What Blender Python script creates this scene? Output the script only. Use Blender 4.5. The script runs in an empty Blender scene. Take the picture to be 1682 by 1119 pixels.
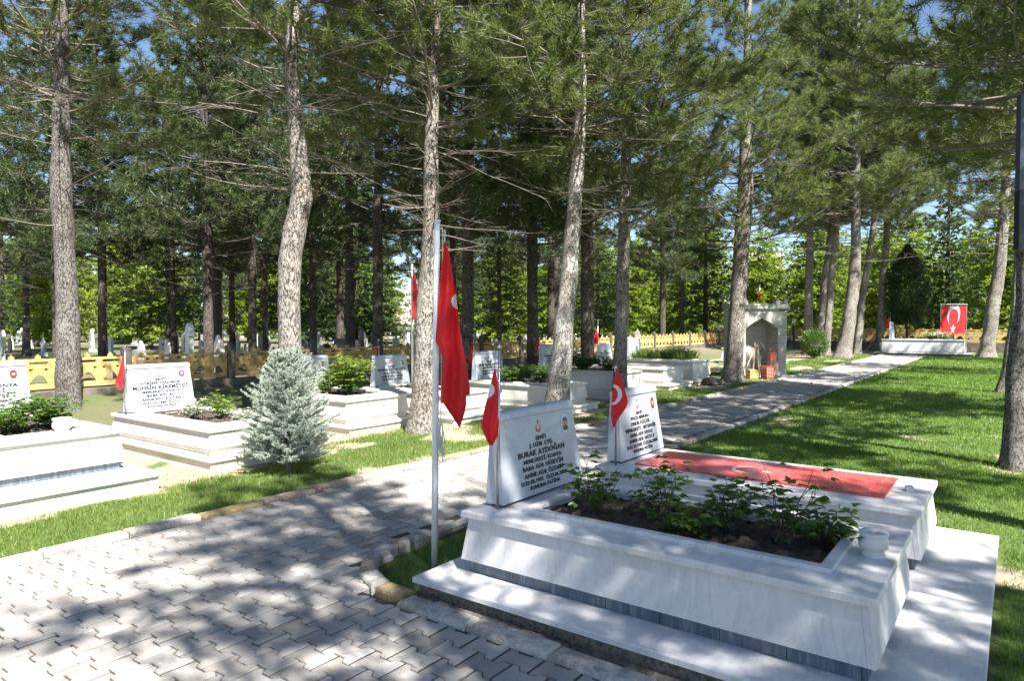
import bpy, math, random
import numpy as np
from mathutils import Vector

scene = bpy.context.scene
COL = scene.collection
PI = math.pi
# ------------------------------------------------------------------ camera, sky, sun, exposure
PITCH = math.atan(29.5 / 1121.0)
EYE = 1.6
cam_data = bpy.data.cameras.new('camera')
cam_data.lens = 24.0; cam_data.sensor_width = 36.0
cam_data.clip_start = 0.05; cam_data.clip_end = 4000
cam = bpy.data.objects.new('camera', cam_data); COL.objects.link(cam)
cam.location = (0, 0, EYE)
cam.rotation_euler = (PI / 2 - PITCH, 0, 0)
scene.camera = cam

SUN_EL = math.radians(52)
SUN_TO = Vector((0.50, -0.866, 0)).normalized()      # horizontal direction towards the sun
world = bpy.data.worlds.new('World'); scene.world = world; world.use_nodes = True
wn = world.node_tree.nodes; wl = world.node_tree.links
for n in list(wn): wn.remove(n)
sky = wn.new('ShaderNodeTexSky'); sky.sky_type = 'NISHITA'; sky.sun_disc = False
sky.sun_elevation = SUN_EL
sky.sun_rotation = math.atan2(SUN_TO.x, SUN_TO.y)
sky.altitude = 1000; sky.air_density = 1.0; sky.dust_density = 0.6; sky.ozone_density = 1.5
bg = wn.new('ShaderNodeBackground'); bg.inputs['Strength'].default_value = 0.06
wo = wn.new('ShaderNodeOutputWorld')
wl.new(sky.outputs[0], bg.inputs[0]); wl.new(bg.outputs[0], wo.inputs[0])

sd = bpy.data.lights.new('sun', 'SUN'); sd.energy = 5.0; sd.angle = math.radians(0.55); sd.color = (1, 0.965, 0.9)
sun = bpy.data.objects.new('sun', sd); COL.objects.link(sun)
sdir = Vector((SUN_TO.x * math.cos(SUN_EL), SUN_TO.y * math.cos(SUN_EL), math.sin(SUN_EL)))
sun.rotation_euler = sdir.to_track_quat('Z', 'Y').to_euler()
sun.location = sdir * 50

vs = scene.view_settings
vs.view_transform = 'Standard'; vs.look = 'None'; vs.gamma = 1; vs.exposure = 1.75; vs.use_curve_mapping = False
scene.cycles.max_bounces = 8; scene.cycles.transparent_max_bounces = 8

# ------------------------------------------------------------------ layout frame: u runs along the path, v to its left
DU = (830 / math.hypot(830, 1121), 1121 / math.hypot(830, 1121))
DV = (-DU[1], DU[0])
ROT = math.atan2(DU[1], DU[0])
def W(u, v, z=0.0): return Vector((u * DU[0] + v * DV[0], u * DU[1] + v * DV[1], z))
def UV(x, y): return (x * DU[0] + y * DU[1], x * DV[0] + y * DV[1])
FPX = 1121.0
def spot(px, Y, z=0.0):                    # ground position at depth Y in the direction of photo column px
    return Vector(((px - 841) / FPX * (Y * math.cos(PITCH) - (z - EYE) * math.sin(PITCH)), Y, z))
def height(py, Y):                         # height of photo row py at depth Y
    b = -(py - 559.5) / FPX
    return EYE + Y * (b * math.cos(PITCH) - math.sin(PITCH)) / (math.cos(PITCH) + b * math.sin(PITCH))

# ------------------------------------------------------------------ object helpers
def link(name, data, parent=None, loc=(0, 0, 0), rot=(0, 0, 0)):
    o = bpy.data.objects.new(name, data); COL.objects.link(o)
    o.location = loc; o.rotation_euler = rot
    if parent is not None: o.parent = parent
    return o
def tag(o, label=None, cat=None, group=None, kind=None):
    if label: o['label'] = label
    if cat: o['category'] = cat
    if group: o['group'] = group
    if kind: o['kind'] = kind
    return o
def thing(name, label, cat, loc=(0, 0, 0), rz=0.0, group=None):
    return tag(link(name, None, None, loc, (0, 0, rz)), label, cat, group)
def copy_tree(o, parent=None):
    c = o.copy(); COL.objects.link(c)
    if parent is not None: c.parent = parent
    for ch in list(o.children): copy_tree(ch, c)
    return c

def np_mesh(name, V, F, mat=None, smooth=False, uv=None):
    V = np.asarray(V, dtype=np.float32).reshape(-1, 3); F = np.asarray(F, dtype=np.int32)
    m = bpy.data.meshes.new(name); k = F.shape[1]
    m.vertices.add(len(V)); m.vertices.foreach_set('co', V.ravel())
    m.loops.add(F.size); m.loops.foreach_set('vertex_index', F.ravel())
    m.polygons.add(len(F))
    m.polygons.foreach_set('loop_start', np.arange(0, F.size, k, dtype=np.int32))
    m.polygons.foreach_set('loop_total', np.full(len(F), k, dtype=np.int32))
    if smooth: m.polygons.foreach_set('use_smooth', np.ones(len(F), dtype=bool))
    if uv is not None:
        l = m.uv_layers.new(name='UVMap'); l.data.foreach_set('uv', np.asarray(uv, dtype=np.float32)[F.ravel()].ravel())
    m.update(calc_edges=True)
    if mat: m.materials.append(mat)
    return m

class MB:                                  # a small collector of solids, one mesh at the end
    def __init__(s): s.v = []; s.f = []; s.mi = []; s.cur = 0
    def add(s, vs_, fs_):
        b = len(s.v); s.v += [tuple(p) for p in vs_]
        s.f += [tuple(b + i for i in f) for f in fs_]; s.mi += [s.cur] * len(fs_)
    def box(s, x0, x1, y0, y1, z0, z1, bev=0.0, rz=0.0, c=(0, 0)):
        s.frustum((x0, x1, y0, y1), z0, (x0, x1, y0, y1), z1, bev, rz, c)
    def frustum(s, b, z0, t, z1, bev=0.0, rz=0.0, c=(0, 0)):
        rings = []
        if bev > 0:
            rings = [(b, z0, 0), (t, z1 - bev, 0), (t, z1 - bev * .3, bev * .3), (t, z1, bev)]
        else: rings = [(b, z0, 0), (t, z1, 0)]
        P = []
        for (x0, x1, y0, y1), z, i in rings:
            P += [(x0 + i, y0 + i, z), (x1 - i, y0 + i, z), (x1 - i, y1 - i, z), (x0 + i, y1 - i, z)]
        if rz:
            cs, sn = math.cos(rz), math.sin(rz)
            P = [((x - c[0]) * cs - (y - c[1]) * sn + c[0], (x - c[0]) * sn + (y - c[1]) * cs + c[1], z) for x, y, z in P]
        F = [(3, 2, 1, 0)]
        n = len(rings)
        for r in range(n - 1):
            for k in range(4):
                a = r * 4 + k; b2 = r * 4 + (k + 1) % 4
                F.append((a, b2, b2 + 4, a + 4))
        o = (n - 1) * 4
        F.append((o, o + 1, o + 2, o + 3)); s.add(P, F)
    def hexa(s, P):                        # 8 corners: bottom 4, top 4
        s.add(P, [(3, 2, 1, 0), (4, 5, 6, 7), (0, 1, 5, 4), (1, 2, 6, 5), (2, 3, 7, 6), (3, 0, 4, 7)])
    def prism(s, poly, z0, z1, bev=0.0):   # poly in xy, counter-clockwise
        n = len(poly)
        if bev > 0:
            cx = sum(p[0] for p in poly) / n; cy = sum(p[1] for p in poly) / n
            def ins(p, d):
                l = math.hypot(p[0] - cx, p[1] - cy); k = (l - d) / l
                return (cx + (p[0] - cx) * k, cy + (p[1] - cy) * k)
            rings = [(poly, z0), (poly, z1 - bev), ([ins(p, bev) for p in poly], z1)]
        else: rings = [(poly, z0), (poly, z1)]
        P = [(x, y, z) for pl, z in rings for x, y in pl]
        F = []
        for r in range(len(rings) - 1):
            for k in range(n):
                a = r * n + k; b = r * n + (k + 1) % n; F.append((a, b, b + n, a + n))
        F.append(tuple(reversed(range(n)))); o = (len(rings) - 1) * n; F.append(tuple(range(o, o + n)))
        s.add(P, F)
    def lathe(s, prof, n=20, c=(0, 0, 0), closed=True):
        P = []; F = []
        for r, z in prof:
            for k in range(n):
                a = 2 * PI * k / n; P.append((c[0] + r * math.cos(a), c[1] + r * math.sin(a), c[2] + z))
        for j in range(len(prof) - 1):
            for k in range(n):
                a = j * n + k; b = j * n + (k + 1) % n; F.append((a, b, b + n, a + n))
        if closed:
            F.append(tuple(reversed(range(n)))); o = (len(prof) - 1) * n; F.append(tuple(range(o, o + n)))
        s.add(P, F)
    def tube(s, pts, rads, n=8):
        pts = [Vector(p) for p in pts]
        if not isinstance(rads, (list, tuple)): rads = [rads] * len(pts)
        P = []; F = []; up = None
        for i, p in enumerate(pts):
            d = (pts[min(i + 1, len(pts) - 1)] - pts[max(i - 1, 0)]).normalized()
            if up is None: up = d.orthogonal().normalized()
            up = (up - d * up.dot(d)).normalized(); sd_ = d.cross(up)
            for k in range(n):
                a = 2 * PI * k / n; P.append(p + (up * math.cos(a) + sd_ * math.sin(a)) * rads[i])
        for j in range(len(pts) - 1):
            for k in range(n):
                a = j * n + k; b = j * n + (k + 1) % n; F.append((a, b, b + n, a + n))
        F.append(tuple(reversed(range(n)))); o = (len(pts) - 1) * n; F.append(tuple(range(o, o + n)))
        s.add(P, F)
    def mesh(s, name, mats, smooth=False):
        m = bpy.data.meshes.new(name); m.from_pydata(s.v, [], s.f); m.update()
        if not isinstance(mats, (list, tuple)): mats = [mats]
        for k in mats: m.materials.append(k)
        if len(mats) > 1: m.polygons.foreach_set('material_index', s.mi)
        if smooth: m.polygons.foreach_set('use_smooth', np.ones(len(m.polygons), dtype=bool))
        return m
    def build(s, name, mats, parent=None, smooth=False, loc=(0, 0, 0), rot=(0, 0, 0)):
        return link(name, s.mesh(name, mats, smooth), parent, loc, rot)

# ------------------------------------------------------------------ materials
def newmat(name):
    m = bpy.data.materials.new(name); m.use_nodes = True
    nt = m.node_tree; b = nt.nodes['Principled BSDF']
    return m, nt, b
def N_(nt, t, **k):
    n = nt.nodes.new(t)
    for a, v in k.items(): setattr(n, a, v)
    return n
def noise(nt, scale, detail=5, rough=.6, coord='Object', stretch=None):
    tc = N_(nt, 'ShaderNodeTexCoord'); n = N_(nt, 'ShaderNodeTexNoise')
    n.inputs['Scale'].default_value = scale; n.inputs['Detail'].default_value = detail; n.inputs['Roughness'].default_value = rough
    if stretch:
        mp = N_(nt, 'ShaderNodeMapping'); mp.inputs['Scale'].default_value = stretch
        nt.links.new(tc.outputs[coord], mp.inputs[0]); nt.links.new(mp.outputs[0], n.inputs['Vector'])
    else: nt.links.new(tc.outputs[coord], n.inputs['Vector'])
    return n
def ramp(nt, src, stops):
    r = N_(nt, 'ShaderNodeValToRGB'); e = r.color_ramp.elements
    while len(e) < len(stops): e.new(0.5)
    for i, (p, c) in enumerate(stops):
        e[i].position = p; e[i].color = (*c, 1) if len(c) == 3 else c
    nt.links.new(src, r.inputs[0]); return r
def mix(nt, fac, a, b, mode='MIX'):
    m = N_(nt, 'ShaderNodeMix', data_type='RGBA', blend_type=mode)
    for s, v in ((0, fac), (6, a), (7, b)):
        if hasattr(v, 'default_value') or hasattr(v, 'is_linked'): nt.links.new(v, m.inputs[s])
        elif isinstance(v, (int, float)): m.inputs[s].default_value = v
        else: m.inputs[s].default_value = (*v, 1)
    return m.outputs[2]
def bump(nt, b, src, strength, dist):
    bp = N_(nt, 'ShaderNodeBump'); bp.inputs['Strength'].default_value = strength; bp.inputs['Distance'].default_value = dist
    nt.links.new(src, bp.inputs['Height']); nt.links.new(bp.outputs[0], b.inputs['Normal']); return bp
def island(nt):
    a = N_(nt, 'ShaderNodeMath', operation='ADD'); b = N_(nt, 'ShaderNodeMath', operation='FRACT')
    nt.links.new(N_(nt, 'ShaderNodeNewGeometry').outputs['Random Per Island'], a.inputs[0])
    nt.links.new(N_(nt, 'ShaderNodeObjectInfo').outputs['Random'], a.inputs[1]); nt.links.new(a.outputs[0], b.inputs[0])
    return b.outputs[0]

def marble(name, base, vein, dirt, rough=.3, amt=.35):
    m, nt, b = newmat(name)
    big = noise(nt, 1.3, 6, .62, stretch=(1, 3.2, 1.2)); big.inputs['Distortion'].default_value = 1.6
    r = ramp(nt, big.outputs[0], [(.38, (1, 1, 1)), (.49, (1 - amt,) * 3), (.53, (1, 1, 1)), (.72, (1 - amt * .4,) * 3)])
    c = mix(nt, r.outputs[0], vein, base)
    st = noise(nt, 3.1, 7, .7)
    sr = ramp(nt, st.outputs[0], [(.52, (0, 0, 0)), (.78, (.45, .45, .45))])
    c = mix(nt, sr.outputs[0], c, dirt)
    fine = noise(nt, 60, 3, .7)
    fr = ramp(nt, fine.outputs[0], [(.3, (.93, .93, .93)), (.6, (1, 1, 1))])
    c = mix(nt, 1.0, c, fr.outputs[0], 'MULTIPLY')
    kv = N_(nt, 'ShaderNodeTexVoronoi'); kv.inputs['Scale'].default_value = 2.1; tk = N_(nt, 'ShaderNodeTexCoord'); nt.links.new(tk.outputs['Object'], kv.inputs['Vector'])
    kr = ramp(nt, kv.outputs['Distance'], [(.02, (.45, .43, .40)), (.035, (.8, .79, .77)), (.05, (1, 1, 1))])
    c = mix(nt, 1.0, c, kr.outputs[0], 'MULTIPLY')
    sp_ = noise(nt, 7, 6, .8, stretch=(2.2, 2.2, .5)); sq = ramp(nt, sp_.outputs[0], [(.56, (1, 1, 1)), (.78, (.72, .70, .66))])
    c = mix(nt, 1.0, c, sq.outputs[0], 'MULTIPLY')
    nt.links.new(c, b.inputs['Base Color'])
    rr = ramp(nt, st.outputs[0], [(.3, (rough,) * 3), (.8, (min(1, rough + .35),) * 3)])
    nt.links.new(rr.outputs[0], b.inputs['Roughness'])
    bump(nt, b, fine.outputs[0], .12, .004)
    return m
M = {}
M['marble'] = marble('grey_veined_marble', (.61, .605, .61), (.38, .39, .43), (.36, .34, .30))
M['marble_shaded'] = marble('shaded_headstone_marble', (.47, .50, .55), (.30, .34, .41), (.36, .37, .38), .22, .4)  # greyer and bluer than the tombs: shade on the headstones put into the colour
M['marble_cream'] = marble('cream_marble', (.66, .635, .58), (.50, .46, .40), (.38, .33, .26), .5, .3)
M['travertine'] = marble('fountain_stone', (.46, .44, .40), (.29, .275, .25), (.17, .16, .14), .8, .6)

def simple(name, col, rough=.6, metal=0.0, nscale=0, namt=.15, bumpd=0, spec=None):
    m, nt, b = newmat(name)
    b.inputs['Roughness'].default_value = rough; b.inputs['Metallic'].default_value = metal
    if nscale:
        n = noise(nt, nscale, 5, .65)
        r = ramp(nt, n.outputs[0], [(.3, tuple(c * (1 - namt) for c in col)), (.7, tuple(min(1, c * (1 + namt)) for c in col))])
        nt.links.new(r.outputs[0], b.inputs['Base Color'])
        if bumpd: bump(nt, b, n.outputs[0], .5, bumpd)
    else: b.inputs['Base Color'].default_value = (*col, 1)
    return m
M['aggregate'] = simple('rough_concrete', (.13, .115, .095), .95, 0, 45, .7, .02)
M['steel'] = simple('stainless_steel', (.55, .55, .56), .25, 1.0)
M['white_metal'] = simple('white_painted_steel', (.72, .73, .74), .35, 0, 9, .08)
M['black_paint'] = simple('black_lettering_paint', (.012, .012, .014), .5)
M['red_paint'] = simple('red_lettering_paint', (.55, .02, .02), .5)
M['blue_paint'] = simple('blue_emblem_paint', (.03, .06, .35), .5)
M['white_paint'] = simple('white_enamel', (.75, .75, .74), .3)
M['skin'] = simple('portrait_skin', (.45, .24, .16), .4)
M['hair'] = simple('portrait_dark', (.03, .025, .025), .4)
M['camo'] = simple('portrait_uniform', (.05, .06, .05), .5)
M['fence_yellow'] = simple('yellow_ochre_paint', (.48, .33, .12), .8, 0, 6, .4, .006)
M['fence_post'] = simple('dark_concrete_post', (.10, .085, .07), .9, 0, 9, .35, .008)
M['wall'] = simple('mottled_low_wall', (.13, .11, .09), .95, 0, 5, .5, .03)  # dark grey-brown, mottled at random
M['rope'] = simple('white_rope', (.6, .58, .52), .9)
M['hose'] = simple('beige_hose', (.52, .43, .30), .5)
M['orange_plastic'] = simple('orange_red_plastic', (.52, .13, .085), .35)
M['pink_stone'] = simple('pinkish_block', (.50, .28, .20), .8, 0, 12, .15, .003)
M['brown_box'] = simple('brown_cardboard', (.42, .26, .10), .9, 0, 20, .2)
M['dark_panel'] = simple('black_sheet_metal', (.012, .014, .02), .4)
M['dark_panel2'] = simple('dark_blue_sheet_metal', (.04, .05, .075), .35)
M['rock'] = simple('dark_rock', (.12, .10, .08), .95, 0, 9, .5, .03)
M['pot'] = marble('pot_marble', (.62, .62, .62), (.45, .45, .46), (.4, .38, .35), .4, .15)
M['tower_wall'] = simple('pale_render', (.55, .48, .42), .9, 0, .3, .05)
M['window_dark'] = simple('dark_glass', (.03, .035, .045), .15)
M['tomb_grey'] = marble('grey_headstone', (.42, .43, .43), (.25, .26, .27), (.2, .19, .17), .6, .4)
M['tomb_dark'] = simple('dark_granite', (.045, .045, .05), .3, 0, 30, .4)
M['tomb_white'] = marble('white_headstone', (.68, .67, .63), (.5, .5, .48), (.4, .37, .3), .5, .25)

def strip_mat():
    m, nt, b = newmat('blue_grey_tile'); b.inputs['Roughness'].default_value = .3
    n = noise(nt, 14, 5, .7, stretch=(3, 3, .3)); n2 = noise(nt, 5, 4, .6)
    r = ramp(nt, n.outputs[0], [(.3, (.05, .07, .095)), (.55, (.12, .155, .20)), (.8, (.30, .36, .42))])
    v = ramp(nt, island(nt), [(0, (.7, .7, .7)), (1, (1.0, 1.0, 1.0))])
    nt.links.new(mix(nt, 1.0, r.outputs[0], v.outputs[0], 'MULTIPLY'), b.inputs['Base Color']); return m
M['strip'] = strip_mat()

def paver_mat():
    m, nt, b = newmat('grey_concrete_paver'); b.inputs['Roughness'].default_value = .85
    v = ramp(nt, island(nt), [(0, (.28, .262, .245)), (.5, (.35, .33, .31)), (1, (.42, .40, .375))])
    n = noise(nt, 3, 6, .7); r = ramp(nt, n.outputs[0], [(.35, (.78, .76, .74)), (.65, (1.05, 1.05, 1.05))])
    c = mix(nt, 1.0, v.outputs[0], r.outputs[0], 'MULTIPLY')
    f = noise(nt, 130, 3, .8); fr = ramp(nt, f.outputs[0], [(.3, (.78, .78, .78)), (.62, (1.04, 1.04, 1.04))])
    c = mix(nt, 1.0, c, fr.outputs[0], 'MULTIPLY')
    nt.links.new(c, b.inputs['Base Color']); bump(nt, b, f.outputs[0], .4, .004); return m
M['paver'] = paver_mat()
def joint_mat():
    m, nt, b = newmat('sandy_joint_soil'); b.inputs['Roughness'].default_value = 1
    n = noise(nt, 2.3, 6, .7); r = ramp(nt, n.outputs[0], [(.35, (.03, .027, .024)), (.58, (.06, .055, .04)), (.72, (.12, .12, .05))])
    nt.links.new(r.outputs[0], b.inputs['Base Color']); return m
M['joint'] = joint_mat()
def kerb_mat():
    m, nt, b = newmat('worn_painted_kerb'); b.inputs['Roughness'].default_value = .85
    base = ramp(nt, island(nt), [(0, (.50, .48, .45)), (.35, (.40, .32, .25)), (.5, (.54, .52, .48)), (.72, (.46, .35, .17)), (.84, (.40, .38, .35))])
    base.color_ramp.interpolation = 'CONSTANT'
    n = noise(nt, 6, 7, .75); r = ramp(nt, n.outputs[0], [(.42, (.55, .52, .48)), (.55, (1, 1, 1))])
    c = mix(nt, 1.0, base.outputs[0], r.outputs[0], 'MULTIPLY')
    f = noise(nt, 90, 3, .8); fr = ramp(nt, f.outputs[0], [(.35, (.7, .7, .7)), (.6, (1, 1, 1))])
    nt.links.new(mix(nt, 1.0, c, fr.outputs[0], 'MULTIPLY'), b.inputs['Base Color']); bump(nt, b, f.outputs[0], .6, .01); return m
M['kerb'] = kerb_mat()

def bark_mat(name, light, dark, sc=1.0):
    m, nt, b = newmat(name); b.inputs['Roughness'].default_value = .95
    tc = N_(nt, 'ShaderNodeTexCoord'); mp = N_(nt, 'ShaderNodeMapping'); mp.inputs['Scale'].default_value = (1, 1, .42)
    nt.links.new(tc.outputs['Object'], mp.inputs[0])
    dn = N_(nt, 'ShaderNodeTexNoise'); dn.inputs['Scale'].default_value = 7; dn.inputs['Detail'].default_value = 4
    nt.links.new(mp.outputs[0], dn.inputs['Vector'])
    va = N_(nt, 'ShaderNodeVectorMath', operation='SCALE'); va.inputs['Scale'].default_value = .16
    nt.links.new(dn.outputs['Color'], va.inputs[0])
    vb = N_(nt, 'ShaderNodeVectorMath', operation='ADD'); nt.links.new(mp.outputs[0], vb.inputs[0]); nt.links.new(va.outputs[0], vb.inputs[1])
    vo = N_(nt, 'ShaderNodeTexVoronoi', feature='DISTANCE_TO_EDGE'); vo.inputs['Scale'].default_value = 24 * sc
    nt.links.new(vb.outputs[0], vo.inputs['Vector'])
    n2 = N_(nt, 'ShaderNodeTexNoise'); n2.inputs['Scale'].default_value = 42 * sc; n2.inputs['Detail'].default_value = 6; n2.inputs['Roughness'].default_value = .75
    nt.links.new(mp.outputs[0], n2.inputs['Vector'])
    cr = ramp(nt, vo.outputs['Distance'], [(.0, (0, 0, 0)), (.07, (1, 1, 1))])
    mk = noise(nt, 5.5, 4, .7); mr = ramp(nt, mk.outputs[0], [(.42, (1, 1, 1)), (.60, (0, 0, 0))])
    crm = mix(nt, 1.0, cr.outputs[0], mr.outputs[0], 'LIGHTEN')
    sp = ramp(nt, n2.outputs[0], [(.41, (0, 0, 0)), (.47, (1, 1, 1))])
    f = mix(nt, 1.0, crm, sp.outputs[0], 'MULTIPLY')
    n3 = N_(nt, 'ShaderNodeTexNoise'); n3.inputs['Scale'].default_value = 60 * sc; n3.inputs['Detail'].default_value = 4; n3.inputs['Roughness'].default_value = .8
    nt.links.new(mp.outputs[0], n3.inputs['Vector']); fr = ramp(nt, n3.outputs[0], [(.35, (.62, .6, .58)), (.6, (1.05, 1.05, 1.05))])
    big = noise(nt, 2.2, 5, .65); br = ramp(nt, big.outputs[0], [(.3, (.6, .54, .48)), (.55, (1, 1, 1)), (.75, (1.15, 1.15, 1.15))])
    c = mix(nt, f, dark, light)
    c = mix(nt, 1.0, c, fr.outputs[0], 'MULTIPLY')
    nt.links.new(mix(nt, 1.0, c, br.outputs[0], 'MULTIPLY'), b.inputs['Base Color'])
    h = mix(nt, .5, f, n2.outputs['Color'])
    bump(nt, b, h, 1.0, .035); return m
M['bark'] = bark_mat('grey_pine_bark', (.40, .365, .33), (.06, .048, .04))
M['bark_grey_shaded'] = bark_mat('shaded_grey_pine_bark', (.24, .225, .21), (.05, .04, .035), 1.2)  # grey bark, darkened further to carry the tree shade on the trunk
M['bark_sunlit'] = bark_mat('sunlit_pine_bark', (.62, .59, .54), (.16, .13, .11), 1.2)  # lightened bark copy, full sun on the trunk painted into its colour
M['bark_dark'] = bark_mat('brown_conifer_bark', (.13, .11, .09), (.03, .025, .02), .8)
M['twig'] = simple('grey_twig_bark', (.17, .145, .12), .9, 0, 8, .3)
M['twig_dark'] = simple('dark_twig_bark', (.07, .055, .045), .9)

def leaf_mat(name, cols, trans=.35, rough=.5, nsc=.7, tcol=None):
    m = bpy.data.materials.new(name); m.use_nodes = True; nt = m.node_tree
    b = nt.nodes['Principled BSDF']; out = nt.nodes['Material Output']
    b.inputs['Roughness'].default_value = rough
    v = ramp(nt, island(nt), [(i / (len(cols) - 1), c) for i, c in enumerate(cols)])
    n = noise(nt, nsc, 4, .6); r = ramp(nt, n.outputs[0], [(.3, (.72, .78, .72)), (.7, (1.2, 1.15, 1.05))])
    c = mix(nt, 1.0, v.outputs[0], r.outputs[0], 'MULTIPLY')
    nt.links.new(c, b.inputs['Base Color'])
    t = N_(nt, 'ShaderNodeBsdfTranslucent')
    tc_ = mix(nt, 1.0, c, tcol or (1.5, 1.7, .7), 'MULTIPLY'); nt.links.new(tc_, t.inputs[0])
    ms = N_(nt, 'ShaderNodeMixShader'); ms.inputs[0].default_value = trans
    nt.links.new(b.outputs[0], ms.inputs[1]); nt.links.new(t.outputs[0], ms.inputs[2]); nt.links.new(ms.outputs[0], out.inputs['Surface'])
    return m
M['needle'] = leaf_mat('pine_needles', [(.07, .10, .04), (.12, .15, .06), (.20, .215, .09)], .4)
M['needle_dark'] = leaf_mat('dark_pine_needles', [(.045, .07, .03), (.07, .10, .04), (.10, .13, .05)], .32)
M['needle_far'] = leaf_mat('cedar_needles', [(.05, .09, .04), (.085, .13, .05), (.12, .16, .06)], .35)
M['needle_bright'] = leaf_mat('yellow_green_needles', [(.15, .20, .035), (.24, .30, .05), (.32, .37, .09)], .5)
M['needle_blue'] = leaf_mat('blue_spruce_needles', [(.28, .35, .31), (.42, .49, .44), (.52, .58, .52)], .25, .6, 3, (1, 1, 1))
M['cypress'] = leaf_mat('dark_cypress_leaves', [(.02, .04, .015), (.035, .06, .02), (.05, .08, .03)], .15)
M['rose_leaf'] = leaf_mat('rose_leaves', [(.045, .085, .02), (.08, .15, .03), (.14, .22, .045)], .4, .35, 4)
M['shrub_leaf'] = leaf_mat('light_green_shrub_leaves', [(.12, .18, .03), (.17, .24, .05), (.22, .28, .08)], .4, .5, 3)
M['bush_leaf'] = leaf_mat('mid_green_leaves', [(.06, .11, .03), (.09, .15, .04), (.13, .19, .06)], .35, .5, 3)
M['silver_leaf'] = leaf_mat('silver_leaves', [(.35, .37, .30), (.45, .46, .38), (.3, .36, .22)], .2, .6, 3, (1, 1, 1))
M['grass'] = leaf_mat('lawn_grass', [(.085, .155, .022), (.13, .22, .035), (.20, .28, .06)], .4, .5, .8)
M['grass_dry'] = leaf_mat('patchy_grass', [(.09, .16, .025), (.15, .23, .045), (.28, .28, .11)], .4, .5, .8)
M['petal'] = leaf_mat('red_petals', [(.5, .02, .03), (.6, .04, .04), (.65, .1, .08)], .3, .5, 3, (1.2, 1, 1))

def ground_mat(name, green, green2, dirt, dirt2, attr=True):
    m, nt, b = newmat(name); b.inputs['Roughness'].default_value = 1
    n = noise(nt, 9, 7, .75); n2 = noise(nt, 60, 4, .8)
    g = ramp(nt, n2.outputs[0], [(.3, green), (.7, green2)])
    d = ramp(nt, n.outputs[0], [(.3, dirt2), (.7, dirt)])
    d2 = ramp(nt, n2.outputs[0], [(.3, (.65, .65, .65)), (.65, (1.1, 1.1, 1.1))])
    dd = mix(nt, 1.0, d.outputs[0], d2.outputs[0], 'MULTIPLY')
    if attr:
        at = N_(nt, 'ShaderNodeAttribute', attribute_name='bare')
        mr = N_(nt, 'ShaderNodeMath', operation='ADD')
        nn = N_(nt, 'ShaderNodeMath', operation='MULTIPLY_ADD'); nn.inputs[1].default_value = .6; nn.inputs[2].default_value = -.3
        nt.links.new(n.outputs[0], nn.inputs[0]); nt.links.new(nn.outputs[0], mr.inputs[0]); nt.links.new(at.outputs['Fac'], mr.inputs[1])
        f = ramp(nt, mr.outputs[0], [(.35, (0, 0, 0)), (.6, (1, 1, 1))]).outputs[0]
    else: f = ramp(nt, noise(nt, .12, 6, .6).outputs[0], [(.45, (0, 0, 0)), (.6, (1, 1, 1))]).outputs[0]
    nt.links.new(mix(nt, f, g.outputs[0], dd), b.inputs['Base Color']); bump(nt, b, n2.outputs[0], .8, .02); return m
M['lawn'] = ground_mat('lawn_ground', (.07, .11, .025), (.12, .18, .045), (.44, .36, .26), (.32, .26, .18))
M['earth'] = ground_mat('cemetery_earth', (.08, .10, .04), (.11, .13, .05), (.26, .20, .14), (.15, .11, .08), False)
M['soil'] = simple('dark_planting_soil', (.065, .048, .036), 1, 0, 25, .55, .03)
M['hill'] = simple('dry_hillside', (.36, .30, .22), 1, 0, .02, .25)

def red_top_mat():
    m, nt, b = newmat('red_stone_chips'); b.inputs['Roughness'].default_value = .45
    tc = N_(nt, 'ShaderNodeTexCoord'); vo = N_(nt, 'ShaderNodeTexVoronoi'); vo.inputs['Scale'].default_value = 95
    nt.links.new(tc.outputs['Object'], vo.inputs['Vector'])
    r = ramp(nt, vo.outputs['Color'], [(.1, (.36, .04, .04)), (.5, (.52, .08, .075)), (.85, (.60, .14, .13)), (.97, (.6, .35, .33))])
    nt.links.new(r.outputs[0], b.inputs['Base Color'])
    b.inputs['Coat Weight'].default_value = .35; b.inputs['Coat Roughness'].default_value = .12
    bump(nt, b, vo.outputs['Distance'], .35, .004); return m
M['red_top'] = red_top_mat()

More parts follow.
